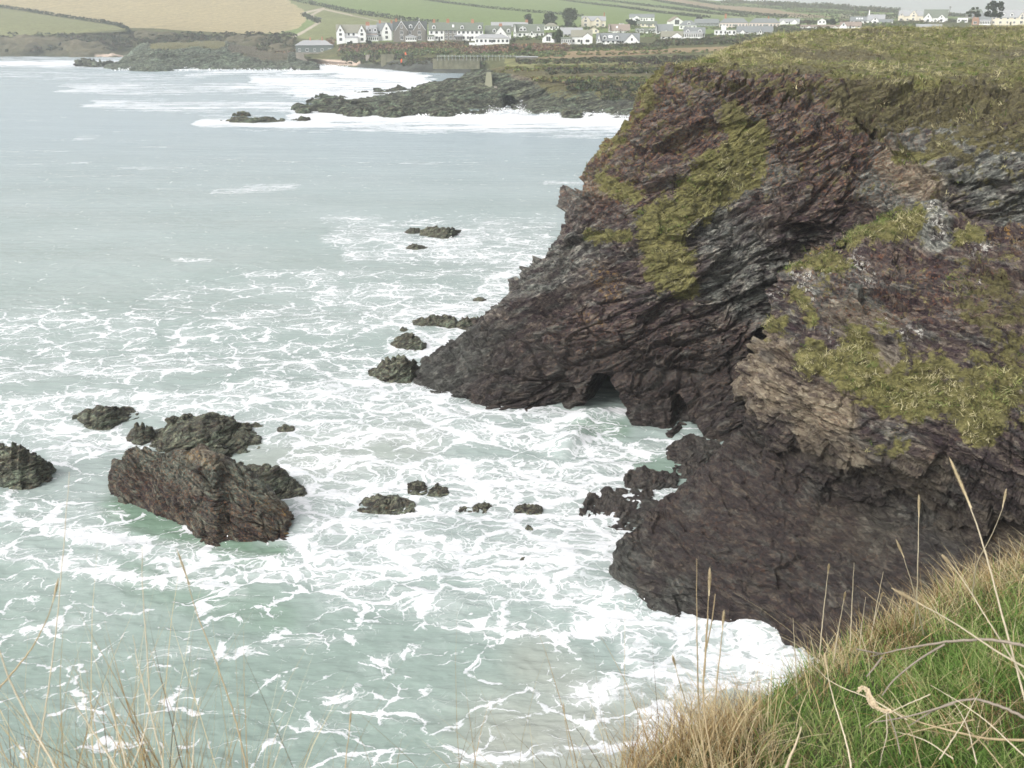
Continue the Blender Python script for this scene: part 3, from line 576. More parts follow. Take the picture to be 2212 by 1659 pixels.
tag(link('rocky_headland', grid_mesh('rocky_headland', PQ2, FARROCK, attrs=dict(veg=vegQ, heath=paint(UQ, VQ, [(500,104,650,110,12),(540,122,650,124,9)]), grey=UQ * 0 + .6, tan=paint(UQ, VQ, [(505,117,520,117,6,.8),(560,123,580,124,4,.8)]), rust=UQ * 0, lich=UQ * 0, yel=UQ * 0))), kind='structure')
lowrock('long low rock off the far left headland in surf', 163, 252, 131, 145, 71, amp=1.2, sc=.6, mat=FARROCK, thick=16)
lowrock('long dark thin reef awash in surf left of the promontory', 474, 612, 253, 265, 72, amp=.5, sc=.9, mat=FARROCK, thick=7)
lowrock('faint low rock in surf above the long thin reef', 508, 540, 243, 252, 73, amp=.5, sc=.9, mat=FARROCK, thick=4)
lowrock('small dark reef right of the long thin reef', 628, 670, 254, 262, 74, amp=.5, sc=.9, mat=FARROCK, thick=4)
lowrock('smooth dark rock off the tip of the promontory', 640, 673, 233, 245, 75, amp=.5, sc=.9, mat=FARROCK, thick=5)
lowrock('wide rounded rock at the left front foot of the promontory', 736, 812, 234, 252, 76, amp=.6, sc=.8, mat=FARROCK, thick=9)
lowrock('rounded rock in surf beside the wide one at the promontory foot', 820, 878, 237, 254, 77, amp=.6, sc=.8, mat=FARROCK, thick=8)
lowrock('flat rock slab at the waterline under the promontory middle', 925, 990, 240, 252, 78, amp=.6, sc=.8, mat=FARROCK, thick=8)
lowrock('dark rock in spray below the promontory cliff', 1212, 1262, 243, 256, 79, amp=.6, sc=.8, mat=FARROCK, thick=8)

# ---------------------------------------------------------------- village
class MB:
    def __init__(s): s.v = []; s.f = []
    def poly(s, pts):
        i = len(s.v); s.v += [tuple(p) for p in pts]; s.f.append(tuple(range(i, i + len(pts))))
    def box(s, x0, x1, y0, y1, z0, z1): s.prism([(x0, y0), (x1, y0), (x1, y1), (x0, y1)], z0, z1)
    def prism(s, xy, z0, z1):
        n = len(xy); b = [(x, y, z0) for x, y in xy]; t = [(x, y, z1) for x, y in xy]
        i = len(s.v); s.v += b + t
        s.f.append(tuple(range(i + n - 1, i - 1, -1))); s.f.append(tuple(range(i + n, i + 2 * n)))
        for k in range(n): s.f.append((i + k, i + (k + 1) % n, i + n + (k + 1) % n, i + n + k))
    def ext(s, prof, axis, a, b):
        """extrude a closed profile: axis 'x' -> profile (y,z); axis 'y' -> profile (x,z)"""
        mk = (lambda p, t: (t, p[0], p[1])) if axis == 'x' else (lambda p, t: (p[0], t, p[1]))
        n = len(prof); i = len(s.v); s.v += [mk(p, a) for p in prof] + [mk(p, b) for p in prof]
        s.f.append(tuple(range(i, i + n))); s.f.append(tuple(range(i + 2 * n - 1, i + n - 1, -1)))
        for k in range(n): s.f.append((i + k, i + n + k, i + n + (k + 1) % n, i + (k + 1) % n))
    def mesh(s, name, mat):
        me = bpy.data.meshes.new(name); me.from_pydata(s.v, [], s.f); me.validate(); me.update(); me.materials.append(mat)
        import bmesh
        bm = bmesh.new(); bm.from_mesh(me); bmesh.ops.recalc_face_normals(bm, faces=bm.faces); bm.to_mesh(me); bm.free()
        return me
    def build(s, name, mat, parent): return link(name, s.mesh(name, mat), parent)

WALLM = {'white': plain('white_render', (.84, .84, .82), .8, .04), 'cream': plain('cream_render', (.72, .66, .53), .8, .06), 'stone': plain('grey_stone', (.20, .19, .165), .9, .3, 2.),
         'pink': plain('pinkish_render', (.68, .58, .52), .8, .06), 'slate': plain('slate_hung_wall', (.15, .18, .165), .8, .2, 2.), 'brick': plain('brick_wall', (.36, .22, .15), .9, .25, 2.)}
ROOFM = {'grey': plain('grey_slate_roof', (.20, .215, .215), .6, .18, 1.2), 'dark': plain('dark_slate_roof', (.085, .095, .09), .6, .2, 1.2), 'pale': plain('weathered_slate_roof', (.33, .335, .34), .7, .12, 1.2),
         'green': plain('mossy_slate_roof', (.155, .175, .14), .7, .25, 1.2), 'brown': plain('brown_tile_roof', (.27, .22, .185), .8, .2, 1.2), 'tan': plain('lichened_roof', (.24, .235, .185), .8, .2, 1.2)}
TRIM = plain('white_paint', (.8, .8, .8), .5, .03); DARKTRIM = plain('dark_paint', (.06, .07, .06), .6, .1)
CHIM = plain('chimney_brick', (.42, .21, .13), .9, .25, 3.); CHIMW = WALLM['white']
g_ = N('window_glass'); g_.set(Base_Color=(.045, .055, .055), Roughness=.12); GLASS = g_.m
_wc = {}
def window(parent, x, z, w, h, y, frame=False, name='window'):
    key = (round(w, 1), round(h, 1))
    if key not in _wc:
        a = MB(); a.box(-w / 2, w / 2, -.04, .10, 0, h)
        b = MB(); t = .13
        b.box(-w / 2 - t, w / 2 + t, -.1, .06, -t * 1.5, -.002); b.box(-w / 2 - t, w / 2 + t, -.1, .06, h + .002, h + t)
        b.box(-w / 2 - t, -w / 2 - .002, -.1, .06, 0, h); b.box(w / 2 + .002, w / 2 + t, -.1, .06, 0, h); b.box(-.05, .05, -.075, -.042, 0, h); 
        _wc[key] = (a.mesh('window', GLASS), b.mesh('frame', TRIM))
    o = link(name, _wc[key][0], parent); o.location = (x, y, z)
    if frame: link('frame', _wc[key][1], o)
    return o
def house(label, u0, u1, vb, vr, ef, wall, roof, name='house', cat='house', d=7.5, hip=False, gables=(), chim=(), dorm=(), nw=3, rows=None, front=False, yaw=0, frame=None, wtall=1.25, group='houses of the seaside village', extra=None, skyl=()):
    uc = (u0 + u1) / 2; g = hit(uc, vb); Y = g[1]; k = Y / ray(uc, vb)[1] / FPX
    w = (u1 - u0) * k; zt = at(uc, vr, Y)[2] - g[2]; ze = max(zt * ef, 1.5); o = .35
    t = empty(name, g, -math.atan2(g[0], g[1]) + math.radians(yaw)); tag(t, label, cat, group)
    wm, rm = WALLM[wall], ROOFM[roof]; frame = (wall != 'white') if frame is None else frame
    W_ = MB(); R_ = MB(); lo = -3.5; x0, x1 = -w / 2, w / 2
    if hip == 'flat':
        W_.box(x0, x1, 0, d, lo, zt); R_.box(x0 - .15, x1 + .15, -.15, d + .15, zt + .002, zt + .22); ze = zt
    elif front:
        W_.ext([(x0, lo), (x1, lo), (x1, ze), (0, zt - .12), (x0, ze)], 'y', 0, d); s = (zt - ze) / (w / 2)
        R_.ext([(x0 - o, ze - s * o), (0, zt), (x1 + o, ze - s * o), (x1 + o, ze - s * o + .2), (0, zt + .25), (x0 - o, ze - s * o + .2)], 'y', -.3, d + .3)
    elif hip:
        W_.box(x0, x1, 0, d, lo, ze); i = min(d / 2, w / 2 - .3) * .95
        b = [(x0 - o, -o, ze), (x1 + o, -o, ze), (x1 + o, d + o, ze), (x0 - o, d + o, ze)]; r0, r1 = (x0 + i, d / 2, zt), (x1 - i, d / 2, zt)
        R_.poly([b[0], b[1], r1, r0]); R_.poly([b[1], b[2], r1]); R_.poly([b[2], b[3], r0, r1]); R_.poly([b[3], b[0], r0]); R_.poly(b[::-1])
    else:
        W_.box(x0, x1, 0, d, lo, ze); s = (zt - ze) / (d / 2)
        for xa in (x0, x1 - .3): W_.ext([(0, ze + .002), (d, ze + .002), (d / 2, zt - .12)], 'x', xa, xa + .3)
        R_.ext([(-o, ze - s * o), (d / 2, zt), (d + o, ze - s * o), (d + o, ze - s * o + .2), (d / 2, zt + .25), (-o, ze - s * o + .2)], 'x', x0 - .15, x1 + .15)
    for gi, (gc, gw, gp, ge) in enumerate(gables):       # front wings: centre, width, peak, eave (fractions), in front of the main wall
        xc, hw, zp, zg = x0 + gc * w, gw * w / 2, gp * zt, ge * zt; pr = .9 + .07 * gi
        W_.ext([(xc - hw, lo), (xc + hw, lo), (xc + hw, zg), (xc, zp - .15), (xc - hw, zg)], 'y', -pr, d * .4); s = (zp - zg) / hw; oo = .3
        R_.ext([(xc - hw - oo, zg - s * oo), (xc, zp), (xc + hw + oo, zg - s * oo), (xc + hw + oo, zg - s * oo + .25), (xc, zp + .3), (xc - hw - oo, zg - s * oo + .25)], 'y', -pr - .12, d * .5)
    walls = W_.build('wall', wm, t); rf = R_.build('roof', rm, t)
    for gi, (gc, gw, gp, ge) in enumerate(gables):
        xc, zp, zg = x0 + gc * w, gp * zt, ge * zt; pr = .9 + .07 * gi; hh = wtall
        ww = min(1.5, gw * w * .4)
        if zg > 4.2: window(t, xc, 1.0, ww, hh + .2, -pr, frame); window(t, xc, 3.7, ww, hh, -pr, frame)
        elif zg > 2: window(t, xc, .9, ww * 1.3, hh, -pr, frame)
        if zp - zg > 2.4: window(t, xc, zg + (zp - zg) * .18, ww * .6, hh, -pr, frame)
        if wall == 'stone':
            bb = MB(); hw = gw * w / 2; s = (zp - zg) / hw
            for sg in (-1, 1): bb.ext([(xc + sg * (hw + .3), zg - s * .3 - .25), (xc + sg * (hw + .3), zg - s * .3 + .12), (xc, zp + .18), (xc, zp - .35)], 'y', -pr - .22, -pr - .125)
            bb.box(xc - .12, xc + .12, -pr - .3, -pr - .05, zp + .31, zp + 1.5); bb.build('bargeboard', TRIM, t)
    if front:
        if front == 'big': window(t, 0, ze * .35, w * .34, min((zt - ze) * .5 + ze * .5, 4.2), 0, True)
        else:
            for sx in (-.22, .22): window(t, sx * w, ze * .45, 1.1, wtall, 0, frame)
    else:
        rws = rows if rows is not None else ([1.0, 3.7] if ze > 4.6 else [.9])
        occ = [(x0 + gc * w - gw * w / 2 - .4, x0 + gc * w + gw * w / 2 + .4) for gc, gw, _, _ in gables]
        for zz in rws:
            for i in range(nw):
                x = x0 + w * (i + .5) / nw
                if any(a < x < b for a, b in occ): continue
                window(t, x, zz, [1.1, 1.3, 1.0][i % 3], min(wtall, ze - zz - .25), 0, frame)
        dx = x0 + w * (.5 if nw % 2 == 0 else .5 + .5 / nw)
        if not any(a < dx < b for a, b in occ) and wall in ('white', 'cream', 'pink') and len(rws):
            D = MB(); D.box(dx - .5, dx + .5, -.05, .1, 0, 2.05); D.build('door', DARKTRIM, t)
    for c in chim:
        cx, hh, wid = (c if isinstance(c, tuple) else (c, 1.5, .7)); C = MB(); xx = x0 + cx * w; C.box(xx - wid, xx + wid, d / 2 - .4, d / 2 + .4, zt - 1, zt + hh); C.box(xx - wid - .08, xx + wid + .08, d / 2 - .48, d / 2 + .48, zt + hh + .002, zt + hh + .15)
        for q in (-.4, .4): C.box(xx + q * wid - .14, xx + q * wid + .14, d / 2 - .14, d / 2 + .14, zt + hh + .15, zt + hh + .55)
        C.build('chimney', CHIMW if wall == 'white' and hh > 2 else CHIM, rf)
    for dc in dorm:
        xx = x0 + dc * w; zz = ze + (zt - ze) * .2; hd = min(1.7, (zt - ze) * .6); yf = (zz - ze) / ((zt - ze) / (d / 2)) - .35
        E = MB(); E.ext([(xx - .95, zz - .3), (xx + .95, zz - .3), (xx + .95, zz + hd * .75), (xx, zz + hd * 1.15), (xx - .95, zz + hd * .75)], 'y', yf, d / 2)
        db = E.build('dormer', TRIM, t)
        E = MB(); E.ext([(xx - 1.15, zz + hd * .7), (xx, zz + hd * 1.16), (xx + 1.15, zz + hd * .7), (xx + 1.15, zz + hd * .7 + .15), (xx, zz + hd * 1.16 + .16), (xx - 1.15, zz + hd * .7 + .15)], 'y', yf - .15, d / 2); E.build('dormer_roof', rm, db)
        window(db, xx, zz + .05, 1.1, hd * .62, yf, False)
    for sc in skyl:
        xx = x0 + sc * w; s = (zt - ze) / (d / 2); q = MB(); ya, yb = d * .16, d * .32
        q.ext([(ya, ze + s * ya + .2), (yb, ze + s * yb + .2), (yb, ze + s * yb + .34), (ya, ze + s * ya + .34)], 'x', xx - .5, xx + .5); q.build('skylight', TRIM, rf)
    if extra: extra(t, w, d, ze, zt, k)
    return t
def lean_to(xf0, xf1, h, proj, wm='white', rm='pale', glazed=True, name='conservatory'):
    def f(t, w, d, ze, zt, k):
        x0, x1 = -w / 2 + xf0 * w, -w / 2 + xf1 * w
        m = MB(); m.box(x0, x1, -proj, -.02, -3, h); c = m.build(name, WALLM[wm], t)
        m = MB(); m.ext([(-proj - .2, h + .004), (-.03, h + .8), (-.03, h + .95), (-proj - .2, h + .12)], 'x', x0 - .15, x1 + .15); m.build('roof', ROOFM[rm], c)
        if glazed:
            n = max(3, int((x1 - x0) / .95))
            for i in range(n): window(c, x0 + (x1 - x0) * (i + .5) / n, .75, .62, h - 1.1, -proj, False)
    return f
def veranda(t, w, d, ze, zt, k):
    m = MB(); m.box(-w * .5 - 3, w * .06, -1.8, -.05, -3.4, -.2); m.box(-w * .5 - 3, w * .06, -1.8, -1.65, -.2, .75); m.build('terrace', TRIM, t)
    for i in range(6): window(t, w * (.12 + .07 * i), -2.6, .9, 1.7, -.0, False)
def upper_box(t, w, d, ze, zt, k):
    m = MB(); m.box(-w * .2, w * .03, 2, d - 1, zt + .23, zt + 2.6); m.build('roof_room', WALLM['white'], t)
    m = MB(); m.box(-w * .28, w * .3, .6, 4, -3.6, -2.4); m.build('ground_floor', WALLM['white'], t)
H_ = house
H_('white gabled house at the left end of the terrace, nearest the beach', 728, 791, 92, 54, .58, 'white', 'tan', gables=((.14, .28, 1.02, .56), (.86, .28, 1.0, .54)), nw=6, chim=(), extra=lean_to(.3, .72, 2.6, 2.2, 'white', 'pale', False, 'porch'))
H_('pinkish rendered house with two dormers and a long white conservatory', 791.5, 815, 89, 55, .54, 'pink', 'pale', dorm=(.38, .85), chim=((.18, 1.6, 1.1),), nw=3, extra=lean_to(.05, 1.1, 2.4, 2.2))
H_('white house with one tall pointed gable beside the stone villa', 815.5, 849, 87.5, 50, .58, 'white', 'grey', gables=((.6, .66, 1.08, .52),), chim=((.2, 1.3, .6), (.95, 1.2, .5)), nw=4, extra=lean_to(-.02, .22, 2.3, 1.4, 'white', 'dark', False, 'porch'))
H_('grey stone villa with twin white-trimmed gables and dark roof', 850, 923, 89, 47, .62, 'stone', 'dark', gables=((.25, .34, 1.04, .6), (.775, .34, 1.04, .6)), dorm=(.52,), nw=7, frame=True, chim=((.1, 1.2, .6),), d=8.5, wtall=1.6, extra=lean_to(.36, .68, 2.2, 1.8))
H_('white terraced house with wide box dormer right of the stone villa', 927, 960, 88, 49, .6, 'white', 'green', dorm=(.33,), nw=3, chim=((.35, 1.4, .7),), d=8, extra=lean_to(-.1, .32, 2.2, 1.6, 'white', 'green'))
H_('narrow grey stone terraced house between two white ones', 960.3, 987, 88, 49, .6, 'stone', 'green', nw=3, chim=((.3, 1.6, .8),), d=8, frame=True, wtall=1.6, skyl=(.72,))
H_('long white terraced house with two small dormers at the terrace end', 987.3, 1044, 88, 49.5, .6, 'white', 'green', dorm=(.2, .87), nw=6, chim=((.6, 1.6, .8),), d=8, extra=lean_to(-.05, .2, 2.3, 1.8, 'stone', 'pale'))
H_('low white bungalow with hipped pale roof and terrace above the scrub', 1026, 1100, 95, 74, .62, 'white', 'pale', hip=True, nw=8, d=8, extra=veranda, name='bungalow')
H_('dark-roofed white house with a broad chimney rising from its front gable', 1047.5, 1104, 86, 56, .45, 'white', 'green', gables=((.6, .62, .95, .2),), dorm=(.36, .9), nw=3, chim=((.6, 1.0, .9),))
H_('long low pale roof with terracotta chimney behind the terrace', 1061, 1140, 68, 48.5, .55, 'stone', 'pale', nw=4, chim=((.97, 1.4, .9),), group='houses of the seaside village')
H_('white house with tall sharp left gable wall and wide flat dormers', 1109, 1175, 81, 53, .42, 'white', 'green', gables=((.05, .12, 1.05, .1), (.6, .24, .52, .12)), dorm=(.25, .37, .82), nw=7, skyl=(.3, .8))
H_('small white chapel-like house with one tall gable window', 1171, 1198, 92, 73, .5, 'white', 'pale', front='big', d=11, yaw=-14)
H_('small white hipped house below the big trees', 1174, 1207, 65, 49.5, .54, 'white', 'tan', hip=True, nw=3)
H_('cream house with two gables and arched balcony window by the big tree', 1256, 1308, 59, 35.5, .62, 'cream', 'pale', gables=((.17, .36, 1.04, .7), (.66, .28, .92, .6)), nw=5, chim=((.93, 2.2, .4),))
H_('grey-roofed low house behind the two-storey white house', 1210, 1258, 80, 60.5, .34, 'white', 'pale', nw=6)
H_('two-storey white house with mossy roof and a front gable on its right', 1233, 1279, 95, 66, .56, 'white', 'tan', gables=((.78, .46, .82, .52),), nw=4, extra=lean_to(-.45, .02, 2.4, 3.0, 'white', 'green', True, 'lean_to'))
H_('long dormered house with a huge arched window in its right gable', 1288, 1381, 96, 72.7, .36, 'white', 'grey', gables=((.06, .1, .98, .1), (.82, .36, 1.0, .2)), dorm=(.19, .48), nw=9, skyl=(.3, .35), d=9)
H_('white L-shaped house alone highest in the green field', 1359, 1413, 46, 30.6, .56, 'white', 'grey', nw=5, gables=((.3, .2, .8, .55),))
H_('long cream bungalow with mossy roof below the highest white house', 1376, 1419, 58.5, 46, .58, 'cream', 'green', nw=5, name='bungalow')
H_('brown-roofed low house behind the long dormered house', 1314, 1360, 71, 53, .3, 'white', 'brown', nw=7, skyl=(.4,), gables=((.05, .08, 1.0, .1),))
H_('small cream house with a wide shallow gable facing the sea', 1270, 1294, 72, 58.5, .45, 'cream', 'tan', front=True, d=9)
H_('low green-roofed house with a row of round-topped dormers', 1372, 1417, 72.5, 61.5, .3, 'white', 'green', dorm=(.13, .32, .72, .9), nw=3)
H_('grey-roofed house with tall white left gable near the garden shrubs', 1415, 1453, 74.5, 53, .35, 'white', 'grey', gables=((.05, .12, 1.0, .1), (.62, .2, .5, .2)), nw=3)
H_('house with a big glazed gable under a brown roof at the field edge', 1448, 1476, 56, 36.5, .5, 'white', 'brown', front='big', d=13, yaw=12)
H_('white hipped house with one dormer below the glazed gable', 1467, 1504, 64, 44, .46, 'white', 'grey', hip=True, nw=4, dorm=(.55,))
H_('long grey bungalow with many small white windows beside a dark shrub', 1500, 1552, 57, 41.3, .46, 'slate', 'grey', nw=8, frame=True, name='bungalow')
H_('pale pink semi-detached house with tall white chimney', 1554, 1615, 59.5, 39, .5, 'pink', 'grey', hip=True, nw=9, chim=((.2, 2.4, .7),))
H_('pale pink semi-detached house with white window bands, further right', 1618, 1683, 59.5, 39.5, .5, 'pink', 'grey', hip=True, nw=9, chim=((.62, 1.0, .4),))
H_('low pale house with three small gables right of the pink pair', 1684, 1726, 52.5, 41, .45, 'white', 'pale', gables=((.18, .2, .85, .4), (.75, .3, .95, .35)), nw=4)
H_('white bungalow with two square windows in its sea-facing gable', 1427, 1475, 86.5, 68.5, .42, 'white', 'tan', gables=((.72, .44, .88, .45),), nw=4, name='bungalow')
H_('grey roofed house with two white dormers behind a low pale extension', 1476, 1522, 82.5, 60, .42, 'white', 'grey', dorm=(.2, .76), nw=5, extra=lean_to(-.02, .9, 2.6, 3.5, 'white', 'pale', True, 'extension'))
H_('modern white flat-roofed house with square windows and roof room', 1543, 1589.5, 77, 65.5, 1., 'white', 'pale', hip='flat', nw=5, rows=[1.2], extra=upper_box)
H_('sprawling low grey roof with small white gable right of the flat-roofed house', 1591, 1668, 75, 57.5, .18, 'white', 'grey', nw=5, gables=((.17, .14, .6, .25), (.66, .14, .7, .1)), d=11)
H_('small white house alone beside a round dark bush', 1766, 1784, 53, 39.5, .55, 'white', 'pale', front=True)
H_('low brown bungalow roof with white gables above the headland grass', 1730, 1812, 63, 54.5, .4, 'white', 'brown', gables=((.22, .2, .9, .2), (.88, .2, .9, .2)), nw=4, name='bungalow')
H_('white gabled bungalow with brownish roof just above the headland grass', 1814, 1859, 61.5, 48, .35, 'white', 'brown', gables=((.18, .34, 1.0, .3),), nw=4, name='bungalow')
H_('house with glassy blue-grey roof upslope of the gabled bungalow', 1836, 1871, 53, 36.5, .5, 'white', 'grey', nw=4, skyl=(.4, .55, .7))
H_('blue-roofed white house with a tall thin white chimney', 1873, 1909, 53, 32, .45, 'white', 'pale', gables=((.45, .4, .8, .4),), chim=((.08, 2.6, .4),), nw=3)
H_('low grey roof with white end gable right of the tall chimney', 1899, 1928, 53, 42, .3, 'white', 'grey', gables=((.92, .16, 1.0, .2),), nw=2)
H_('cream double house with dark arched windows on the skyline', 1941, 1992, 46, 23.5, .55, 'cream', 'pale', gables=((.12, .2, .8, .5), (.6, .3, 1.03, .62)), nw=4)
H_('white house with blue-green roof and low front wings on the skyline', 1995, 2044, 48, 21, .4, 'white', 'green', gables=((.2, .36, .75, .3), (.75, .34, .62, .3)), nw=4)
H_('long pale grey roof just showing over the headland grass', 1980, 2032, 64, 53, .3, 'white', 'pale', gables=((.9, .2, 1., .2),), nw=3)
H_('white flat-topped house with stepped terrace near the skyline', 2068, 2089, 49, 38.5, 1., 'white', 'pale', hip='flat', nw=3, rows=[.9])
H_('dark rounded barn roof on the skyline left of the round tree', 2086, 2123, 40, 19.5, .4, 'stone', 'green', hip=True, nw=2, name='barn', cat='barn')
H_('brick-ended house with white front beside the big cream house', 2100, 2138, 54, 28.5, .5, 'brick', 'grey', gables=((.18, .36, .92, .55),), nw=3, extra=lean_to(.4, 1.0, 2.6, 2.2, 'white', 'pale', True, 'extension'))
H_('big cream house with three dormers under the round skyline tree', 2141, 2209, 54, 21.5, .52, 'cream', 'pale', dorm=(.14, .36, .6), nw=5, gables=((.9, .2, .85, .5),), d=9)
H_('slate-hung boathouse with hipped pale roof above the beach wall', 640, 720, 114, 87, .6, 'slate', 'pale', name='boathouse', cat='boathouse', hip=True, nw=5, chim=((.4, 1., .4), (.72, 1.3, .4)), frame=True, d=9, group=None)

# sea walls, daymark, railings
CONC = plain('weathered_concrete', (.30, .27, .225), .9, .35, .6); MOSSW = plain('mossy_sea_wall', (.17, .165, .11), .9, .7, .5); BUTT = plain('mossy_masonry', (.235, .235, .165), .9, .3, .8)
def sea_wall(label, u0, u1, vt, vb, Y, mat, th=1.2, piers=3):
    a, b = at(u0, vb, Y), at(u1, vb, Y); zt = at((u0 + u1) / 2, vt, Y)[2]; L = b[0] - a[0]; hgt = zt - a[2]
    m = MB(); m.box(0, L, 0, th, -2, hgt); m.box(-.1, L + .1, -.15, th + .1, hgt + .003, hgt + .35)
    for i in range(piers): x = L * (i + .7) / piers; m.box(x - .4, x + .4, -.35, -.003, -2, hgt * .93)
    me = m.mesh('sea_wall', mat); o = link('sea_wall', me); o.location = a; return tag(o, label, 'wall', 'sea walls around the beach')
Yb = hit(672, 115)[1] - 2.
sea_wall('tall stained concrete sea wall under the slate-hung boathouse', 640, 705, 115, 130.5, Yb, CONC, piers=5)
sea_wall('short pale block of sea wall standing alone on the beach', 790, 799, 120, 131, hit(795, 131)[1], CONC, piers=1)
sea_wall('green-streaked sea wall right of the short pale block', 823, 852, 119, 135, hit(838, 136)[1], MOSSW, piers=2)
sea_wall('long mossy sea wall carrying the railing', 935, 1037, 129, 139, 468, MOSSW, piers=9)
def daymark():
    Y = 309.; bl, br = at(1043, 196, Y), at(1066.5, 196, Y); tl, tr = at(1050.5, 157.5, Y + 3.5), at(1061, 157.5, Y + 3.5)
    m = MB(); d = 5.; lo = np.array([0, 0, -2.5]); f = [bl + lo, br + lo, tr, tl]; bk = [p + np.array([0, d, 0]) for p in f]; c = (bl + br) / 2
    f = [p - c for p in f]; bk = [p - c for p in bk]
    nz_ = 9; m.poly(f); m.poly(bk[::-1])
    for i in range(4): j = (i + 1) % 4; m.poly([f[i], bk[i], bk[j], f[j]])
    o = link('stone_buttress', m.mesh('stone_buttress', BUTT)); o.location = c
    tag(o, 'tapering mossy masonry buttress against the promontory cliff', 'buttress')
    q = MB(); q.prism([(.6, -.25), (1.5, -.25), (1.5, .3), (.6, .3)], -.6, 1.3); q = q.build('foot_block', CONC, o); q.location = ((br - bl)[0] * .34, -.1, 0)
    q['label'] = 'pale block at the right foot'
daymark()
RAIL = plain('galvanised_rail', (.42, .45, .43), .5, .1)
def railing():
    Y = 467.; a, b = at(945, 125, Y), at(1142, 125, Y); L = b[0] - a[0]; t = empty('railing', a); tag(t, 'long pale metal railing along the top of the mossy sea wall', 'railing')
    m = MB()
    for z in (.55, 1.05): m.box(0, L, -.04, .04, z, z + .09)
    m.build('rail', RAIL, t); pm = MB(); pm.box(-.06, .06, -.06, .06, -1.2, 1.2); pme = pm.mesh('post', RAIL)
    n = 26
    for i in range(n): p = link('post', pme, t); p.location = (L * i / (n - 1), 0, 0)
railing()
def flat_hut(label, u0, u1, vt, vb, mat, name, cat):
    g = hit((u0 + u1) / 2, vb); k = g[1] / FPX / .99; w = (u1 - u0) * k; h = (vb - vt) * k; m = MB(); m.box(-w / 2, w / 2, 0, 3, -1, h * .75)
    t = empty(name, g); tag(t, label, cat); m.build('wall', mat, t); m = MB(); m.ext([(-.2, h * .75 + .003), (3.2, h), (3.2, h + .1), (-.2, h * .75 + .12)], 'x', -w / 2 - .2, w / 2 + .2); m.build('roof', ROOFM['pale'], t)
flat_hut('long low pale hut roof in the scrub below the village', 1116, 1160, 123, 128, WALLM['stone'], 'hut', 'hut')
OR = plain('orange_plastic', (.80, .16, .06), .5, .08)
def buoy(label, u, vt, vb, lean):
    g = hit(u, vb); k = g[1] / FPX / .98; h = (vb - vt) * k; t = empty('marker_float', g); t.rotation_euler = (0, math.radians(lean), 0); tag(t, label, 'float')
    m = MB(); n = 10; r = h * .22
    prof = [(0, .3 * r), (.15 * h, .8 * r), (.5 * h, r), (.8 * h, .6 * r), (h, .15 * r)]
    for (z0, r0), (z1, r1) in zip(prof[:-1], prof[1:]):
        for i in range(n):
            a, b = 2 * math.pi * i / n, 2 * math.pi * (i + 1) / n
            m.poly([(r0 * math.cos(a), r0 * math.sin(a), z0), (r0 * math.cos(b), r0 * math.sin(b), z0), (r1 * math.cos(b), r1 * math.sin(b), z1), (r1 * math.cos(a), r1 * math.sin(a), z1)])
    m.build('body', OR, t); s = MB(); s.box(-.08, .08, -.08, .08, -.5, .3 * h); s.build('post', TRIM, t)
buoy('orange shape leaning on the slope above the long mossy wall', 877.5, 113, 121.5, -12); buoy('orange shape standing lower down by the beach rocks', 867, 127.5, 136, 6)
def car(label, u, v, mat, rz, L=4.2):
    g = hit(u, v); t = empty('parked_car', g, rz); tag(t, label, 'car')
    m = MB(); m.ext([(-L/2, .35), (L/2, .35), (L/2, .75), (L*.30, .92), (L*.12, 1.42), (-L*.30, 1.42), (-L*.46, .95), (-L/2, .85)], 'y', -.85, .85); m.build('body', mat, t)
    m = MB(); m.ext([(L*.27, .95), (L*.11, 1.36), (-L*.28, 1.36), (-L*.42, .95)], 'y', -.87, .87); m.build('windows', GLASS, t)
    wm = MB(); wm.ext([(.32 * math.cos(a), .32 + .32 * math.sin(a)) for a in np.linspace(0, 2 * math.pi, 13)[:-1]], 'y', -.1, .1); w = wm.mesh('wheel', DARKTRIM)
    for x in (-L * .3, L * .3):
        for y in (-.82, .82): o = link('wheel', w, t); o.location = (x, y, 0)
car('dark silver car parked on the grass beside the track', 690, 41.5, plain('silver_paint', (.22, .25, .27), .3, .05), .3)
car('white car parked beside the cream house', 1343, 54, plain('white_car_paint', (.8, .8, .8), .3, .02), 0)

# ---- leaves: many small randomly turned faces
LEAF = tinted('leaf', .7)
def leaf_quads(C, size, base, var=.35, flat=0., rng=RNG):
    n = len(C); a = rng.normal(size=(n, 3)); a /= np.linalg.norm(a, axis=1)[:, None]; b = rng.normal(size=(n, 3)); b -= (a * b).sum(1)[:, None] * a; b /= np.linalg.norm(b, axis=1)[:, None]
    s = (size * rng.uniform(.5, 1.3, n))[:, None]; a = a * s; b = b * s * .7
    V = np.stack([C - a, C - b * 1., C + a, C + b], 1).reshape(-1, 3)
    col = np.array(base)[None] * (1 + var * rng.normal(size=(n, 1))) * (1 + .12 * rng.normal(size=(n, 3)))
    return V, np.arange(n * 4).reshape(-1, 4), np.repeat(np.clip(col, .008, .8), 4, 0)
def leaf_obj(name, C, size, base, parent=None, mat=LEAF, var=.35):
    c0 = C.mean(0) if parent is None else np.zeros(3)
    if parent is None: c0 = np.array([C[:, 0].mean(), C[:, 1].mean(), C[:, 2].min()])
    V, F, c = leaf_quads(C - c0, size, base, var); o = link(name, raw_mesh(name, V, F, mat, 4, colors=c), parent)
    if parent is None: o.location = c0
    return o
BARK = plain('bark', (.09, .07, .055), .9, .3)
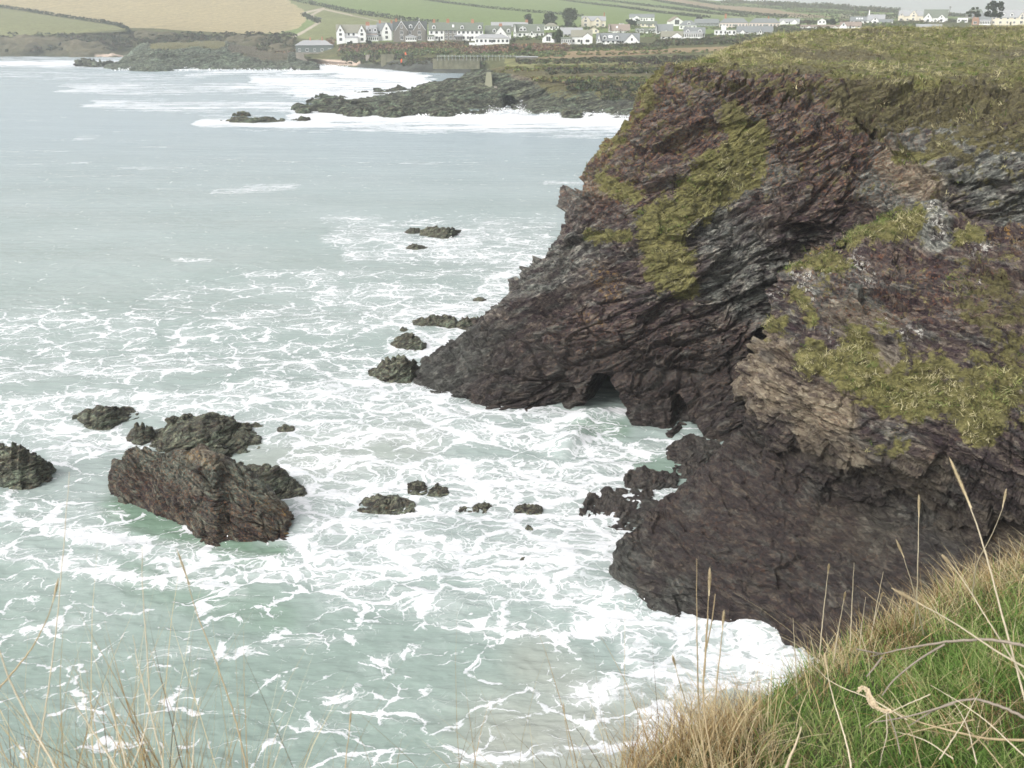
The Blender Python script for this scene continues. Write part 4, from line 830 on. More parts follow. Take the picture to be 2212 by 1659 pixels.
def tree(label, u, vb, vt, wpx, base=(.045, .062, .03), n=1500, lumps=14, name='tree', trunk=.0, size=.5, group='trees in the village', flat=1.):
    g = hit(u, vb); k = g[1] / FPX / .98; h = (vb - vt) * k; w = wpx * k; t = empty(name, g); tag(t, label, 'tree', group)
    rng = np.random.default_rng(int(u * 10)); m = MB()
    for i in range(5):
        a = rng.uniform(0, 6.28); e = np.array([math.cos(a) * w * .22, math.sin(a) * w * .22, h * rng.uniform(.5, .75)]) if i else np.array([0, 0, h * .6])
        s = np.array([0, 0, -.8 if i == 0 else h * .15]); r0, r1 = (h * .035, h * .012) if i == 0 else (h * .016, h * .006)
        for q in range(6):
            c0, c1 = 2 * math.pi * q / 6, 2 * math.pi * (q + 1) / 6; f = lambda c, r, p: p + np.array([math.cos(c) * r, math.sin(c) * r, 0]); m.poly([f(c0, r0, s), f(c1, r0, s), f(c1, r1, e), f(c0, r1, e)])
    m.build('trunk', BARK, t)
    P = []
    for i in range(lumps):
        a, rr = rng.uniform(0, 6.28), rng.uniform(.1, .85) ** .6; zc = rng.uniform(trunk, .88); env = math.sqrt(max(0, 1 - ((zc - .38) / .56) ** 2))
        c = np.array([math.cos(a) * rr * w * .45 * env, math.sin(a) * rr * w * .45 * env, zc * h]); r = rng.uniform(.14, .24) * min(w, h)
        q = rng.normal(size=(n // lumps, 3)); q /= np.linalg.norm(q, axis=1)[:, None]; q *= r * rng.uniform(.55, 1.08, (len(q), 1)); q[:, 2] *= .8; P.append(c + q)
    leaf_obj('crown', np.concatenate(P), size, base, t)
    return t
tree('largest dark round tree in the middle of the village', 1232, 60, 24, 46, n=2600, lumps=22)
tree('wide dark tree left of the largest village tree', 1186, 58, 31, 40, n=2200, lumps=20)
tree('small dark tree behind the terrace roofs', 1142, 56, 33, 25, (.03, .042, .028), 1000)
tree('bright green bushy tree beside the chapel-like house', 1203, 92, 66, 30, (.06, .085, .035), 1400)
tree('round dark bush by the cream bungalow, right of the white car', 1362, 57, 39, 22, (.035, .055, .03), 900)
tree('dark bush at the foot of the highest white house', 1376, 57, 44, 14, (.032, .045, .03), 600, 9)
tree('dark brown shrub on the ridge beside the long grey bungalow', 1510, 48, 38, 20, (.03, .032, .025), 600, 9)
tree('dark brown shrub between bungalow and pink pair', 1549, 51, 42, 14, (.03, .03, .024), 500, 8)
tree('rust-topped low bush at the right edge of the village', 1776, 82, 60, 62, (.085, .085, .045), 1600, 16, trunk=.1)
tree('round dark bush touching the small lone white house', 1793, 57, 42, 20, (.045, .06, .04), 700, 10)
tree('big round dome-shaped tree breaking the skyline', 2146, 34, 5.5, 44, (.04, .055, .032), 2200, 20, group='trees on the skyline')
tree('flat-topped pale tree on the skyline left of the dome tree', 2104, 34, 18, 34, (.06, .075, .045), 900, 12, group='trees on the skyline')
tree('round bush by the white conservatory of the terrace', 797, 95, 86, 13, (.035, .045, .03), 500, 8)
tree('low green bush in front of the white house nearest the beach', 757, 97, 89, 16, (.05, .075, .045), 500, 8)
tree('pale green round shrub in the scrub below the white bungalow', 1142, 112, 98, 22, (.085, .125, .05), 900, 10, trunk=.1)
tree('pale green low shrub left of the round shrub', 1112, 112, 101, 26, (.08, .115, .05), 800, 10, trunk=.1)
tree('dark clump of trees at the right edge of the skyline', 2205, 42, 24, 26, (.05, .065, .04), 700, 10, group='trees on the skyline')
# telegraph pole
def pole():
    g = hit(2050, 36); g = g if g[1] < 1500 else at(2050, 34, 900); k = g[1] / FPX / .99; h = 14 * k + 6; t = empty('telegraph_pole', g - np.array([0, 0, 5.])); tag(t, 'dark wooden telegraph pole with crossarms on the skyline', 'pole')
    m = MB(); m.prism([(.3 * math.cos(a), .3 * math.sin(a)) for a in np.linspace(0, 6.28, 9)[:-1]], -1, h + 2); m.build('post', BARK, t)
    for z in (h + .6, h + 1.5): m = MB(); m.box(-1.5, 1.5, -.38, -.305, z, z + .22); m.build('crossarm', BARK, t)
pole()
# hedges along the field edges
def hedge(label, pts, h=2.2, wd=1.6, base=(.045, .058, .032), dens=7., size=.75):
    P = np.array([g_h for g_h in (hit(*p, None) for p in pts) if g_h is not None]); L = np.concatenate([[0], np.cumsum(np.linalg.norm(np.diff(P, axis=0), axis=1))]); n = int(min(L[-1] * dens, 5200))
    t = RNG.uniform(0, L[-1], n); C = np.stack([np.interp(t, L, P[:, k]) for k in range(3)], -1)
    hh = h * (1 + .45 * pn(t * .12, t * 0 + 3, t * 0)); C[:, :2] += RNG.normal(size=(n, 2)) * wd * .5; C[:, 2] += RNG.uniform(-.3, 1, n) ** 1 * hh
    o = leaf_obj('hedge', C, size, base); return tag(o, label, 'hedge', 'hedgerows between the fields')
hedge('hedge between the tan stubble field and the left green field', [(-150,-14),(0,15),(60,24),(130,36),(200,46),(255,55),(276,66),(282,72)])
hedge('thick hedge sloping down from the top edge to the terrace', [(605,-6),(650,5),(700,15),(760,28),(820,37),(880,46),(945,54)], 3.2, 3)
hedge('hedge crossing the green field above the big trees', [(900,-2),(980,9),(1046,17),(1130,25),(1213,32),(1258,36)])
hedge('lower hedge of the right-hand field strips', [(1180,-4),(1260,7),(1339,16),(1425,28),(1533,39)])
hedge('second hedge up among the right-hand field strips', [(1250,-6),(1339,6),(1447,19),(1554,32),(1615,37)], 2.6)
hedge('third hedge up, below the pink ploughed strip', [(1330,-8),(1404,0),(1533,21),(1629,32),(1700,38)], 2.6)
hedge('top hedge just under the skyline wood', [(1460,-4),(1554,11),(1661,18),(1760,25),(1850,31)], 3.)
hedge('hedge along the far right field edge above the houses', [(1620,38),(1720,40),(1820,41),(1900,41),(1960,40)], 4, 5)
hedge('scrubby hedge beside the zigzag track', [(655,32),(668,40),(680,43),(688,50)], 2.5, 2.5)
# scrub: uncountable bushes below and between the houses
def scrub(name, regions, kind='stuff', mat=LEAF, hitf=None):
    Cs = []; cols_ = []
    Vs, Fs, Cc = [], [], []; off = 0
    for (u0, v0, u1, v1, rv, n, hgt, base, size) in regions:
        us = RNG.uniform(0, 1, n // 28); pts = []
        for s_ in us:
            u = u0 + (u1 - u0) * s_; v = v0 + (v1 - v0) * s_ + RNG.uniform(-rv, rv); g = hitf(u, v) if hitf else hit(u, v, None); r = hgt * RNG.uniform(.4, 1.2)
            if g is None or g[1] > 2100: continue
            q = RNG.normal(size=(28, 3)); q /= np.linalg.norm(q, axis=1)[:, None]; q[:, 2] = np.abs(q[:, 2]) * .9; q *= r * RNG.uniform(.7, 1.05, (28, 1)); q[:, :2] *= 1.3
            V, F, c = leaf_quads(g + q, size, np.array(base) * RNG.uniform(.5, 1.35) * RNG.uniform(.85, 1.15, 3), .25); Vs.append(V); Fs.append(F + off); Cc.append(c); off += len(V)
    V = np.concatenate(Vs); o = link(name, raw_mesh(name, V, np.concatenate(Fs), mat, 4, colors=np.concatenate(Cc))); return tag(o, kind=kind)
BR = (.19, .135, .085); GR = (.125, .15, .065); DK = (.085, .09, .05); OL = (.17, .17, .075)
scrub('scrub', [(650,106,720,92,5,2600,2.0,BR,.55),(735,108,1000,100,7,9000,1.6,BR,.5),(735,116,1000,113,6,8000,1.5,GR,.5),(735,100,1010,93,3,2600,1.0,DK,.4),(560,106,640,100,10,4500,2.2,DK,.6),(500,112,640,118,7,4200,1.7,BR,.55),
  (1000,110,1230,104,7,9000,1.7,BR,.5),(1000,120,1220,118,5,5000,1.3,GR,.45),(740,126,900,124,5,3500,1.2,DK,.45),(880,134,1050,132,7,6500,1.1,DK,.45),(900,130,1040,127,3,2500,.8,OL,.4),(1000,141,1050,140,4,1500,.8,DK,.4),(745,134,890,140,3,1500,.7,DK,.4),(1220,104,1420,98,4,6000,1.2,DK,.4),(1230,110,1440,105,3,4000,1.0,GR,.4),(1420,94,1640,88,6,9000,1.7,DK,.5),(1560,86,1790,78,6,8000,2.,GR,.55),(1650,72,1790,66,5,4500,1.8,DK,.5),
  (1200,118,1760,108,3,4000,.6,OL,.4),(1110,134,1500,128,6,9000,.7,DK,.35),(1300,130,1760,124,5,6000,.8,(.06,.05,.035),.35),
  (0,82,630,78,8,5500,1.6,DK,.6),(300,86,640,82,9,6000,1.8,(.075,.075,.042),.6),(0,100,330,96,12,5000,1.4,(.07,.07,.042),.6),
  (1180,62,1310,60,4,2400,1.5,GR,.5),(1100,84,1240,82,3,2600,1.4,GR,.45),(1040,92,1110,90,2,1200,1.2,DK,.4),(1180,76,1240,74,3,1800,1.5,DK,.45),(1320,62,1380,60,3,1600,1.4,GR,.45),(1420,82,1560,78,3,2600,1.3,GR,.45),(1600,62,1730,58,3,2400,1.4,DK,.45),(1290,76,1420,72,3,2400,1.4,GR,.45),(1400,78,1500,76,4,2200,1.4,GR,.45),(1850,58,1990,54,4,4500,1.8,GR,.5),(1940,48,2110,46,3,3500,1.8,DK,.5),(1500,62,1640,60,2,1500,1.2,GR,.45),(1720,50,1860,46,4,3000,2.,(.075,.075,.05),.6)])
scrub('cliff_scrub', [(1110,150,1700,140,6,9000,.7,OL,.3),(1180,156,1700,150,5,7000,.9,DK,.32),(1150,172,1420,172,5,5000,.6,OL,.3),(1220,184,1450,190,10,6000,.7,DK,.32),(1300,205,1450,205,10,3500,.6,(.10,.11,.06),.3),(1090,146,1260,146,4,2600,.5,(.16,.18,.06),.28),(1180,150,1300,152,1.5,1800,.7,(.05,.04,.04),.28),(1330,140,1700,134,3,3600,.8,(.07,.06,.05),.3),(1000,165,1090,155,4,1600,.4,OL,.25)], hitf=hit_m)
scrub('skyline_wood', [(1560,6,1640,7,1.5,2600,5,DK,1.3),(1640,10,1720,14,1.2,3000,6,DK,1.4),(1700,15,1830,20,1.2,4200,7,DK,1.4),(1820,21,1940,27,1.2,4200,6,DK,1.3),(1940,31,2100,36,1.2,4000,4,DK,1.2),(1700,24,1900,34,2,3200,3,GR,1.)])
for (u, v, hpx, lab, cat) in [(1396, 166, 8, 'thin white post on the promontory cliff edge', 'post')]:
    g = hit(u, v); m = MB(); m.prism([(.12 * math.cos(a), .12 * math.sin(a)) for a in np.linspace(0, 6.28, 7)[:-1]], -1, 1.6); m.box(-.18, .18, -.18, .18, 1.603, 1.72); o = link('marker_post', m.mesh('marker_post', TRIM)); o.location = at(u, v, 322); tag(o, lab, cat)
# ---------------------------------------------------------------- the sea
uu = np.concatenate([np.linspace(-1500, -200, 60)[:-1], np.linspace(-200, 1900, 620), np.linspace(1900, 3600, 60)[1:]])
vv = np.concatenate([np.linspace(70, 112, 16)[:-1], np.linspace(112, 1720, 780), np.linspace(1720, 2500, 50)[1:]])
UU, VV = np.meshgrid(uu, vv)
dx = (UU - CX) / FPX; dy = (CY - VV) / FPX; dY = cp + dy * sp; dZ = -sp + dy * cp
k = -H / dZ; XS, YS = dx * k, dY * k
near = 1 / (1 + (YS / 90) ** 2)
warpx = fbm(XS * .05, YS * .05, XS * 0, 3) * 6
q = YS + warpx + .15 * XS
swell = .16 * np.sin(q * .33 + 2 * fbm(XS * .03 + 9, YS * .03, XS * 0, 2)) * np.clip(near * 1.6, .25, 1)
chop = .13 * fbm(XS * .28, YS * .55, XS * 0 + 2, 4, .5, True) * np.clip(near * 1.8, .1, 1) + .03 * fbm(XS * 1.6, YS * 2.4, XS * 0 + 5, 2) * np.clip(near * 2, 0, 1)
ZS = swell + chop - .08
def wave(u0, v0, u1, v1, h, wid):
    """a breaking crest along a line on the water"""
    a, b = sea(u0, v0), sea(u1, v1); d = b - a; L = np.hypot(d[0], d[1]); t = np.clip(((XS - a[0]) * d[0] + (YS - a[1]) * d[1]) / L ** 2, 0, 1)
    s = ((XS - a[0]) * -d[1] + (YS - a[1]) * d[0]) / L; r = np.hypot(XS - a[0] - t * d[0], YS - a[1] - t * d[1]); e = np.sin(np.pi * np.clip(t, .03, .97))
    return h * e * np.exp(-(r / wid) ** 2 * np.where(s > 0, .7, 2.2))
ZS += wave(1225, 925, 1330, 890, .5, .8) + wave(1200, 990, 1275, 925, .6, 1.) + wave(1280, 1310, 1440, 1300, .25, 1.) + wave(1580, 1345, 1690, 1370, .15, .8)
ZS += wave(0, 137, 330, 136, 1.2, 6) + wave(1060, 248, 1140, 249, 1.5, 3) + wave(1170, 250, 1360, 253, 1.3, 2.5)
FO = paint(UU + 60 * fbm(XS * .05, YS * .05, XS * 0 + 7, 3), VV + 30 * fbm(XS * .06 + 30, YS * .06, XS * 0, 3) * np.clip(VV / 900, .05, 1), [
 (-200,137,330,136,7,1.),(330,141,520,152,5,.8),(0,125,290,125,3,.55),(420,160,620,152,6,.8),(620,152,740,148,9,1.2),(740,155,900,168,13,1.25),(560,175,900,188,16,1.),(640,200,860,205,14,1.),(150,190,700,192,16,.68),(200,225,640,230,14,.7),(0,160,420,168,12,.5),(0,136,500,148,9,.8),
 (640,250,1000,258,15,1.1),(1000,258,1400,262,15,1.3),(430,262,1370,282,14,.8),(430,265,700,268,8,1.1),(650,245,760,250,10,1.2),(850,185,930,178,10,1.1),
 (150,297,200,296,8,.6),(450,412,640,402,9,.6),(1170,395,1260,398,7,.8),(380,568,480,566,6,.7),(0,350,1200,350,60,.16),
 (700,480,1190,482,18,.55),(720,510,1180,515,26,.72),(760,548,1160,552,20,.75),(880,535,1010,530,30,.85),(1040,500,1190,560,40,.7),
 (330,640,700,612,28,.55),(560,600,1120,590,18,.58),(700,640,1100,640,32,.75),(880,690,1060,660,40,.95),(860,760,1000,740,45,1.05),(1060,620,1150,560,40,.85),
 (0,720,300,715,60,.62),(0,800,420,770,40,.72),(380,700,860,690,50,.62),(420,760,860,790,60,.66),(700,850,960,850,40,1.0),
 (0,890,180,880,40,.8),(0,960,240,930,50,.78),(180,860,560,870,40,.8),(120,985,330,940,30,.95),(560,850,900,880,60,.78),(560,940,1000,930,60,.84),(960,890,1250,900,28,.92),(1240,905,1330,895,18,1.0),
 (1000,940,1300,960,50,.86),(640,1040,1300,1040,70,.9),(1250,1000,1480,960,30,.78),(1300,1060,1420,1070,30,.9),(660,1120,1300,1130,60,.92),
 (1180,1180,1330,1190,60,1.02),(700,1210,1240,1215,60,.95),(700,1290,1280,1290,40,.80),(1230,1260,1330,1290,40,1.0),(1250,1340,1480,1350,40,1.05),(1400,1345,1720,1400,40,1.12),(1450,1430,1740,1450,50,1.1),(1350,1400,1500,1500,50,1.0),(1420,1560,1600,1620,60,1.2),(1250,1490,1420,1470,40,.8),
 (0,1100,240,1130,40,.7),(0,1040,150,1080,30,.5),(120,1140,420,1220,30,.95),(300,1180,640,1215,26,.9),(560,1140,700,1190,30,.95),(0,1190,220,1230,34,.8),(200,1240,520,1270,20,.8),(420,1235,700,1240,20,.85),(640,1080,700,1140,30,.9),
 (30,1310,330,1310,20,.62),(60,1360,160,1340,18,.7),(330,1395,560,1405,16,.66),(560,1385,780,1380,14,.6),(740,1300,1180,1360,40,.6),(780,1440,960,1400,16,.66),(360,1470,520,1480,14,.55),(700,1500,1040,1500,28,.5),(640,1560,900,1590,22,.52),(400,1600,640,1600,20,.6),(960,1480,1260,1560,40,.5),(1000,1640,1420,1600,18,.72),(0,1280,1400,1640,500,.42)], .75)
depthn = fbm(XS * .025, YS * .025, XS * 0 + 4, 3)
GRN = paint(UU, VV, [(260,1110,520,1190,40,1.),(520,1210,600,1200,26,.9),(1250,930,1340,930,20,.8),(1380,1000,1450,1010,30,.6),(0,1500,900,1660,300,.35),(300,1250,600,1330,50,.6),(140,1600,320,1640,60,.5)], .8)
SND = paint(UU, VV, [(1100,1600,1420,1600,110,.9),(560,1010,900,960,50,.5),(1150,1430,1350,1560,60,.7)], .9)
n = N('sea_water'); p = n.pos()
sp_ = n.new('SeparateXYZ', {0: p})
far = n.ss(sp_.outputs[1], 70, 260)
fo = n.attr('foam')
w1 = n.noise(p, .35, 3, .5, col=True); w2 = n.noise(p, 1.7, 3, .55, col=True)
vadd = lambda a, b, s: n.new('VectorMath', {0: a, 1: n.new('VectorMath', {0: n.new('VectorMath', {0: b, 1: (.5, .5, .5)}, operation='SUBTRACT').outputs[0], 1: (s, s, 0)}, operation='MULTIPLY').outputs[0]}, operation='ADD').outputs[0]
pw = vadd(vadd(p, w1, 3.0), w2, .7)
pw = n.map(pw, (.72, 1.0, 0))
def lace(scale, vec):
    v = n.new('TexVoronoi', {'Vector': vec, 'Scale': scale, 'Randomness': 1.}, feature='DISTANCE_TO_EDGE', voronoi_dimensions='2D'); return v.outputs['Distance']
nb = n.noise(n.map(p, (.55, 1.0, 0)), .42, 5, .6); nf = n.noise(n.map(pw, (1, 1, 0)), 3.4, 6, .72); nm = n.noise(n.map(pw, (.8, 1, 0)), .9, 4, .6)
dl = n.math('ADD', n.math('MULTIPLY', fo, .98), n.math('MULTIPLY', n.math('SUBTRACT', nb, .5), 1.35))
rag = n.math('MULTIPLY', n.math('SUBTRACT', nf, .5), .26)
def web(scale, lo, hi, wmin, wmax, soft):
    e = n.math('ADD', lace(scale, pw), rag); w = n.math('ADD', n.ss(dl, lo, hi, wmin, wmax), n.math('MULTIPLY', n.math('SUBTRACT', nm, .5), .26))
    return n.ss(n.math('SUBTRACT', w, e), -soft, soft * .7)
m1 = web(.40, -.1, 1.5, -.04, .15, .02); m2 = web(1.0, .0, 1.5, -.068, .19, .035); m3 = web(2.6, .15, 1.5, -.085, .25, .07)
g2 = n.ss(nm, .38, .54); g3 = n.ss(nm, .62, .44)
solid = n.ss(n.math('ADD', dl, n.math('MULTIPLY', n.math('SUBTRACT', nf, .5), .8)), 1.12, 1.5)
near_m = n.math('MAXIMUM', n.math('MAXIMUM', m1, solid), n.math('MAXIMUM', n.math('MULTIPLY', m2, g2), n.math('MULTIPLY', m3, g3)))
# far away the web of foam is drawn out into long streaks along the swell
st = n.noise(n.map(vadd(p, w1, 6.), (.035, .17, 0)), 1., 7, .66)
st2 = n.noise(n.map(vadd(p, w2, 1.5), (.16, .7, 0)), 1., 6, .68)
valf = n.math('ADD', n.math('MULTIPLY', n.math('SUBTRACT', st, .5), 3.0), n.math('MULTIPLY', n.math('SUBTRACT', st2, .5), 2.4))
far_m = n.ss(n.math('ADD', valf, n.math('MULTIPLY', fo, 1.2)), .5, 1.25)
vm = n.new('Mix', {0: far}, data_type='FLOAT'); n.put(vm.inputs[2], near_m); n.put(vm.inputs[3], far_m)
mask = vm.outputs[0]
thin = n.ss(n.math('ADD', dl, n.math('MULTIPLY', nf, .5)), .6, 1.35, 0, .3)
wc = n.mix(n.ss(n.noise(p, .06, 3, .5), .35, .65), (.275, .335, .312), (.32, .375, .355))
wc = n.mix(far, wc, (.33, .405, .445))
wc = n.mix(n.attr('green'), wc, (.17, .255, .19)); wc = n.mix(n.math('MULTIPLY', n.attr('sandy'), .7), wc, (.36, .36, .31))
fcol = n.mix(n.ss(n.math('ADD', nf, n.math('MULTIPLY', nb, .6)), .5, 1.0), (.52, .545, .56), (.78, .785, .80))
fc = n.mix(n.math('MAXIMUM', mask, thin), wc, fcol)
rip = n.noise(n.map(p, (.8, 1.7, 1)), 1.3, 6, .62); rip2 = n.noise(n.map(p, (.09, .4, 1)), 1., 7, .66)
hgt = n.math('ADD', n.math('MULTIPLY', rip, .35), n.math('ADD', n.math('MULTIPLY', rip2, 1.1), n.math('MULTIPLY', mask, n.math('MULTIPLY', nf, .3))))
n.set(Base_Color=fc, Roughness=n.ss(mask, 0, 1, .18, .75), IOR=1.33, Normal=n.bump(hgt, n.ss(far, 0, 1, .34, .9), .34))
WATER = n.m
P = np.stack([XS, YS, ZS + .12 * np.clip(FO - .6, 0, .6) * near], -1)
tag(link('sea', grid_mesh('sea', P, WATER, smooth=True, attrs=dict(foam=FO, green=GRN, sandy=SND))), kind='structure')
n = N('seabed'); n.set(Base_Color=(.2, .2, .16), Roughness=.9)
m = MB(); m.poly([(-6000, -2000, -6), (6000, -2000, -6), (6000, 9000, -6), (-6000, 9000, -6)]); tag(link('seabed', m.mesh('seabed', n.m)), kind='structure')
# white water thrown up where swells meet the rock
SPRAY = N('spray'); SPRAY.set(Base_Color=(.88, .89, .9), Roughness=.8); SPRAY = SPRAY.m
def spray(spots):
    Vs, Fs = [], []; off = 0
    for (u0, v0, u1, v1, h, n_, sz) in spots:
        s = RNG.uniform(0, 1, n_); a, b = sea(u0, v0), sea(u1, v1); C = a + (b - a) * s[:, None]; env = .35 + .65 * np.abs(pn(s * 7 + u0, s * 0 + .5, s * 0)) * 1.8
        C = C + RNG.normal(size=(n_, 3)) * np.array([.4, .5, 0]) * (1 + sz * 2); C[:, 2] = np.abs(RNG.normal(size=n_)) * h * .45 * env - .05
        V, F, _ = leaf_quads(C, sz, (1, 1, 1)); Vs.append(V); Fs.append(F + off); off += len(V)
    tag(link('spray', raw_mesh('spray', np.concatenate(Vs), np.concatenate(Fs), SPRAY, 4)), kind='stuff')
spray([(1055,249,1140,250,2.8,2600,.15),(1165,251,1365,255,1.8,2600,.14),(660,139,800,146,1.,300,.4),(900,250,1060,250,1.2,400,.25),(1590,1345,1660,1356,.6,260,.045),(1370,1298,1410,1312,.4,120,.045),(250,152,650,152,1.5,500,.4),(895,836,960,862,.3,120,.06),(880,518,1000,522,.4,160,.09),(480,1172,510,1160,.5,110,.05)])
# ---------------------------------------------------------------- turf on the cliffs: blades rooted on the cliff meshes
GRASSM = tinted('grass_blade', .75, trans=.25)
def blades(roots, up, length, width, cols, lean=.5, bend=.5, seg=2, rng=RNG):
    n = len(roots); a = rng.uniform(0, 2 * math.pi, n); out = np.stack([np.cos(a), np.sin(a), 0 * a], -1)
    side = np.cross(out, up); side /= np.maximum(np.linalg.norm(side, axis=1, keepdims=True), 1e-6)
    sd_ = rng.uniform(0, 2 * math.pi, n); side = side * np.cos(sd_)[:, None] + out * np.sin(sd_)[:, None]
    L = length[:, None]; w = width[:, None]; V = []
    d = up + out * (lean * rng.uniform(.1, 1, n))[:, None]; d /= np.linalg.norm(d, axis=1, keepdims=True)
    for i in range(seg + 1):
        t = i / seg; c = roots + d * L * t + (out * .6 - up * .5) * L * (bend * t * t)
        ww = w * (1 - t) ** .7 * .5
        if i < seg: V += [c - side * ww, c + side * ww]
        else: V += [c]
    k = 2 * seg + 1; V = np.stack(V, 1).reshape(-1, 3); b = (np.arange(n) * k)[:, None]
    F = []
    for i in range(seg - 1): F += [b + np.array([2*i, 2*i+1, 2*i+3]), b + np.array([2*i, 2*i+3, 2*i+2])]
    F += [b + np.array([2*seg-2, 2*seg-1, 2*seg])]
    return V, np.concatenate(F), np.repeat(cols, k, 0)
def tri_obj(name, V, F, c, mat): return link(name, raw_mesh(name, V, F, mat, 3, colors=np.clip(c, .005, .9)))
def cliff_turf(name, P, veg, heath, n, lmin, lmax, wd, lim=None, seed=1):
    rng = np.random.default_rng(seed); e1 = np.linalg.norm(np.diff(P, axis=0), axis=2)[:, :-1]; e2 = np.linalg.norm(np.diff(P, axis=1), axis=2)[:-1]
    U, V = proj(P); ok = (U > -60) & (U < 2330) & (V > 20) & (V < 1500)
    patch = fbm(P[..., 0] * .8, P[..., 1] * .8, P[..., 2] * .8, 3)
    ww = np.clip(1.3 * veg + 1.1 * patch - .55, 0, 1) * (veg > .06) * ok
    w = ww[:-1, :-1] * e1 * e2; w = w.ravel() / w.sum(); nt_ = n // 14; idx = rng.choice(len(w), nt_, p=w); i, j = np.divmod(idx, P.shape[1] - 1)
    s, t = rng.uniform(size=(2, nt_, 1)); R0 = (P[i, j] * (1-s) + P[i + 1, j] * s) * (1-t) + (P[i, j + 1] * (1-s) + P[i+1, j+1] * s) * t
    h = heath[i, j]; cn = fbm(R0[:, 0] * .3, R0[:, 1] * .3, R0[:, 2] * .3, 3) + .55 * fbm(R0[:, 0] * .09 + 7, R0[:, 1] * .07, R0[:, 2] * .1, 2) + .34 * rng.normal(size=nt_)
    R = np.repeat(R0, 14, 0); n = len(R); sc_ = np.repeat(rng.uniform(.4, 1.2, nt_) * np.where(rng.uniform(size=nt_) < .12, 1.9, 1.), 14); R = R + rng.normal(size=(n, 3)) * np.array([.10, .10, .05]) * sc_[:, None] * (lmax / .4); R[:, 2] -= .05
    cn = np.repeat(cn + .12 * sstep(20.3, 21.6, R0[:, 2]), 14) + .14 * rng.normal(size=n); h = np.repeat(h, 14)
    up = np.tile(np.array([-.05, -.3, 1.]), (n, 1)) + .35 * np.repeat(rng.normal(size=(nt_, 3)), 14, 0); up /= np.linalg.norm(up, axis=1)[:, None]
    g = np.array([(.085, .11, .034), (.20, .205, .075), (.35, .325, .15), (.52, .47, .29)]); hcol = np.array([(.035, .02, .02), (.085, .065, .04), (.18, .155, .08), (.34, .295, .18)])
    f = np.clip((cn + .5) / 1.0, 0, .999) * 3; lo = f.astype(int); fr = (f - lo)[:, None]
    gg = np.array([(.045, .085, .02), (.10, .155, .035), (.17, .23, .06), (.26, .30, .10)]); gm_ = np.repeat(sstep(.02, .3, fbm(R0[:, 0] * .5 + 31, R0[:, 1] * .5, R0[:, 2] * .5, 3) + .12 * rng.normal(size=nt_)), 14)[:, None]
    cg = (g[lo] * (1 - fr) + g[lo + 1] * fr) * (1 - gm_) + (gg[lo] * (1 - fr) + gg[lo + 1] * fr) * gm_; ch = hcol[lo] * (1 - fr) + hcol[lo + 1] * fr
    isH = np.repeat(rng.uniform(size=nt_) < h[::14], 14)[:, None]; c = np.where(isH, ch, cg) * rng.uniform(.75, 1.3, (n, 1))
    Ln = rng.uniform(lmin, lmax, n) * sc_ * np.where(isH[:, 0], .6, 1.); wdt = wd * rng.uniform(.6, 1.4, n) * np.where(isH[:, 0], 1.4, 1)
    V, F, c = blades(R, up, Ln, wdt, c, .75, .55, 2, rng)
    return tag(tri_obj(name, V, F, c, GRASSM), kind='stuff')
cliff_turf('cliff_turf', PA2, vegAll, heath, 240000, .16, .5, .045, seed=3)
cliff_turf('cliff_turf', PB2, np.maximum(vegB, heB * .6), heB * (1 - vegB), 56000, .10, .34, .032, seed=4)

# ---------------------------------------------------------------- the near bank the photographer stands on
KN = [
 [(60,2000,1.75),(400,1960,1.85),(800,1900,2.1),(1150,1800,2.5),(1380,1690,2.72),(1520,1635,2.95),(1640,1580,3.3),(1745,1508,3.65),(1810,1452,3.9),(1945,1372,4.3),(2060,1285,4.7),(2212,1228,5.1),(2600,1120,5.8),(3200,1050,6.5)],
 [(60,2400,1.35),(400,2350,1.4),(800,2250,1.6),(1150,2100,1.9),(1400,1900,2.25),(1580,1800,2.5),(1700,1700,2.8),(1800,1610,3.05),(1890,1540,3.3),(2010,1450,3.7),(2110,1370,4.1),(2240,1300,4.5),(2600,1220,5.2),(3200,1150,5.9)],
]
usk = None
K0 = resample(KN[0], 40); K1 = resample(KN[1], 40)
out1 = K0 + np.stack([-.25 * np.ones(40), .22 * np.ones(40), -.40 * np.ones(40)], -1); out2 = out1 + np.array([-.3, .35, -1.6]); out3 = out2 + np.array([-.6, .8, -6.])
K2 = K1 * .45 + np.array([.5, .4, 23.35]) * .55 + np.array([0, 0, 0]); K2[:, 2] = np.maximum(K2[:, 2], K1[:, 2] + .05); K3 = K2 * .3 + np.array([1.2, -1.5, 23.45]) * .7
GK = np.stack([out3, out2, out1, K0, K1, K2, K3]); PK = loft(GK, 190, 330, [.4, .6, 1, 2, 2, 1])
nK = normals(PK); nK *= np.sign(nK[120, 200, 2])
PK2 = PK + nK * (.10 * fbm(PK[..., 0] * 1.1, PK[..., 1] * 1.1, PK[..., 2] * 1.1, 4))[..., None]
n = N('bank_soil'); p = n.pos(); n.set(Base_Color=n.ramp(n.noise(p, 9, 6, .7), [(.3, (.03, .026, .014)), (.5, (.05, .07, .02)), (.7, (.12, .10, .045))]), Roughness=.95)
tag(link('near_bank', grid_mesh('near_bank', PK2, n.m, smooth=True)), kind='structure')
UK, VK = proj(PK2)
def straw_amt(U, V):
    return np.clip(np.maximum(paint(U, V, [(1400,1690,1560,1600,85,1.),(1480,1740,1600,1690,80,.8),(1745,1490,2060,1300,34,.75),(2060,1280,2300,1225,36,.85),(1860,1435,1960,1410,30,.6),(2180,1560,2060,1590,50,.5),(200,2000,1200,1900,200,.75)], .7), 0), 0, 1)
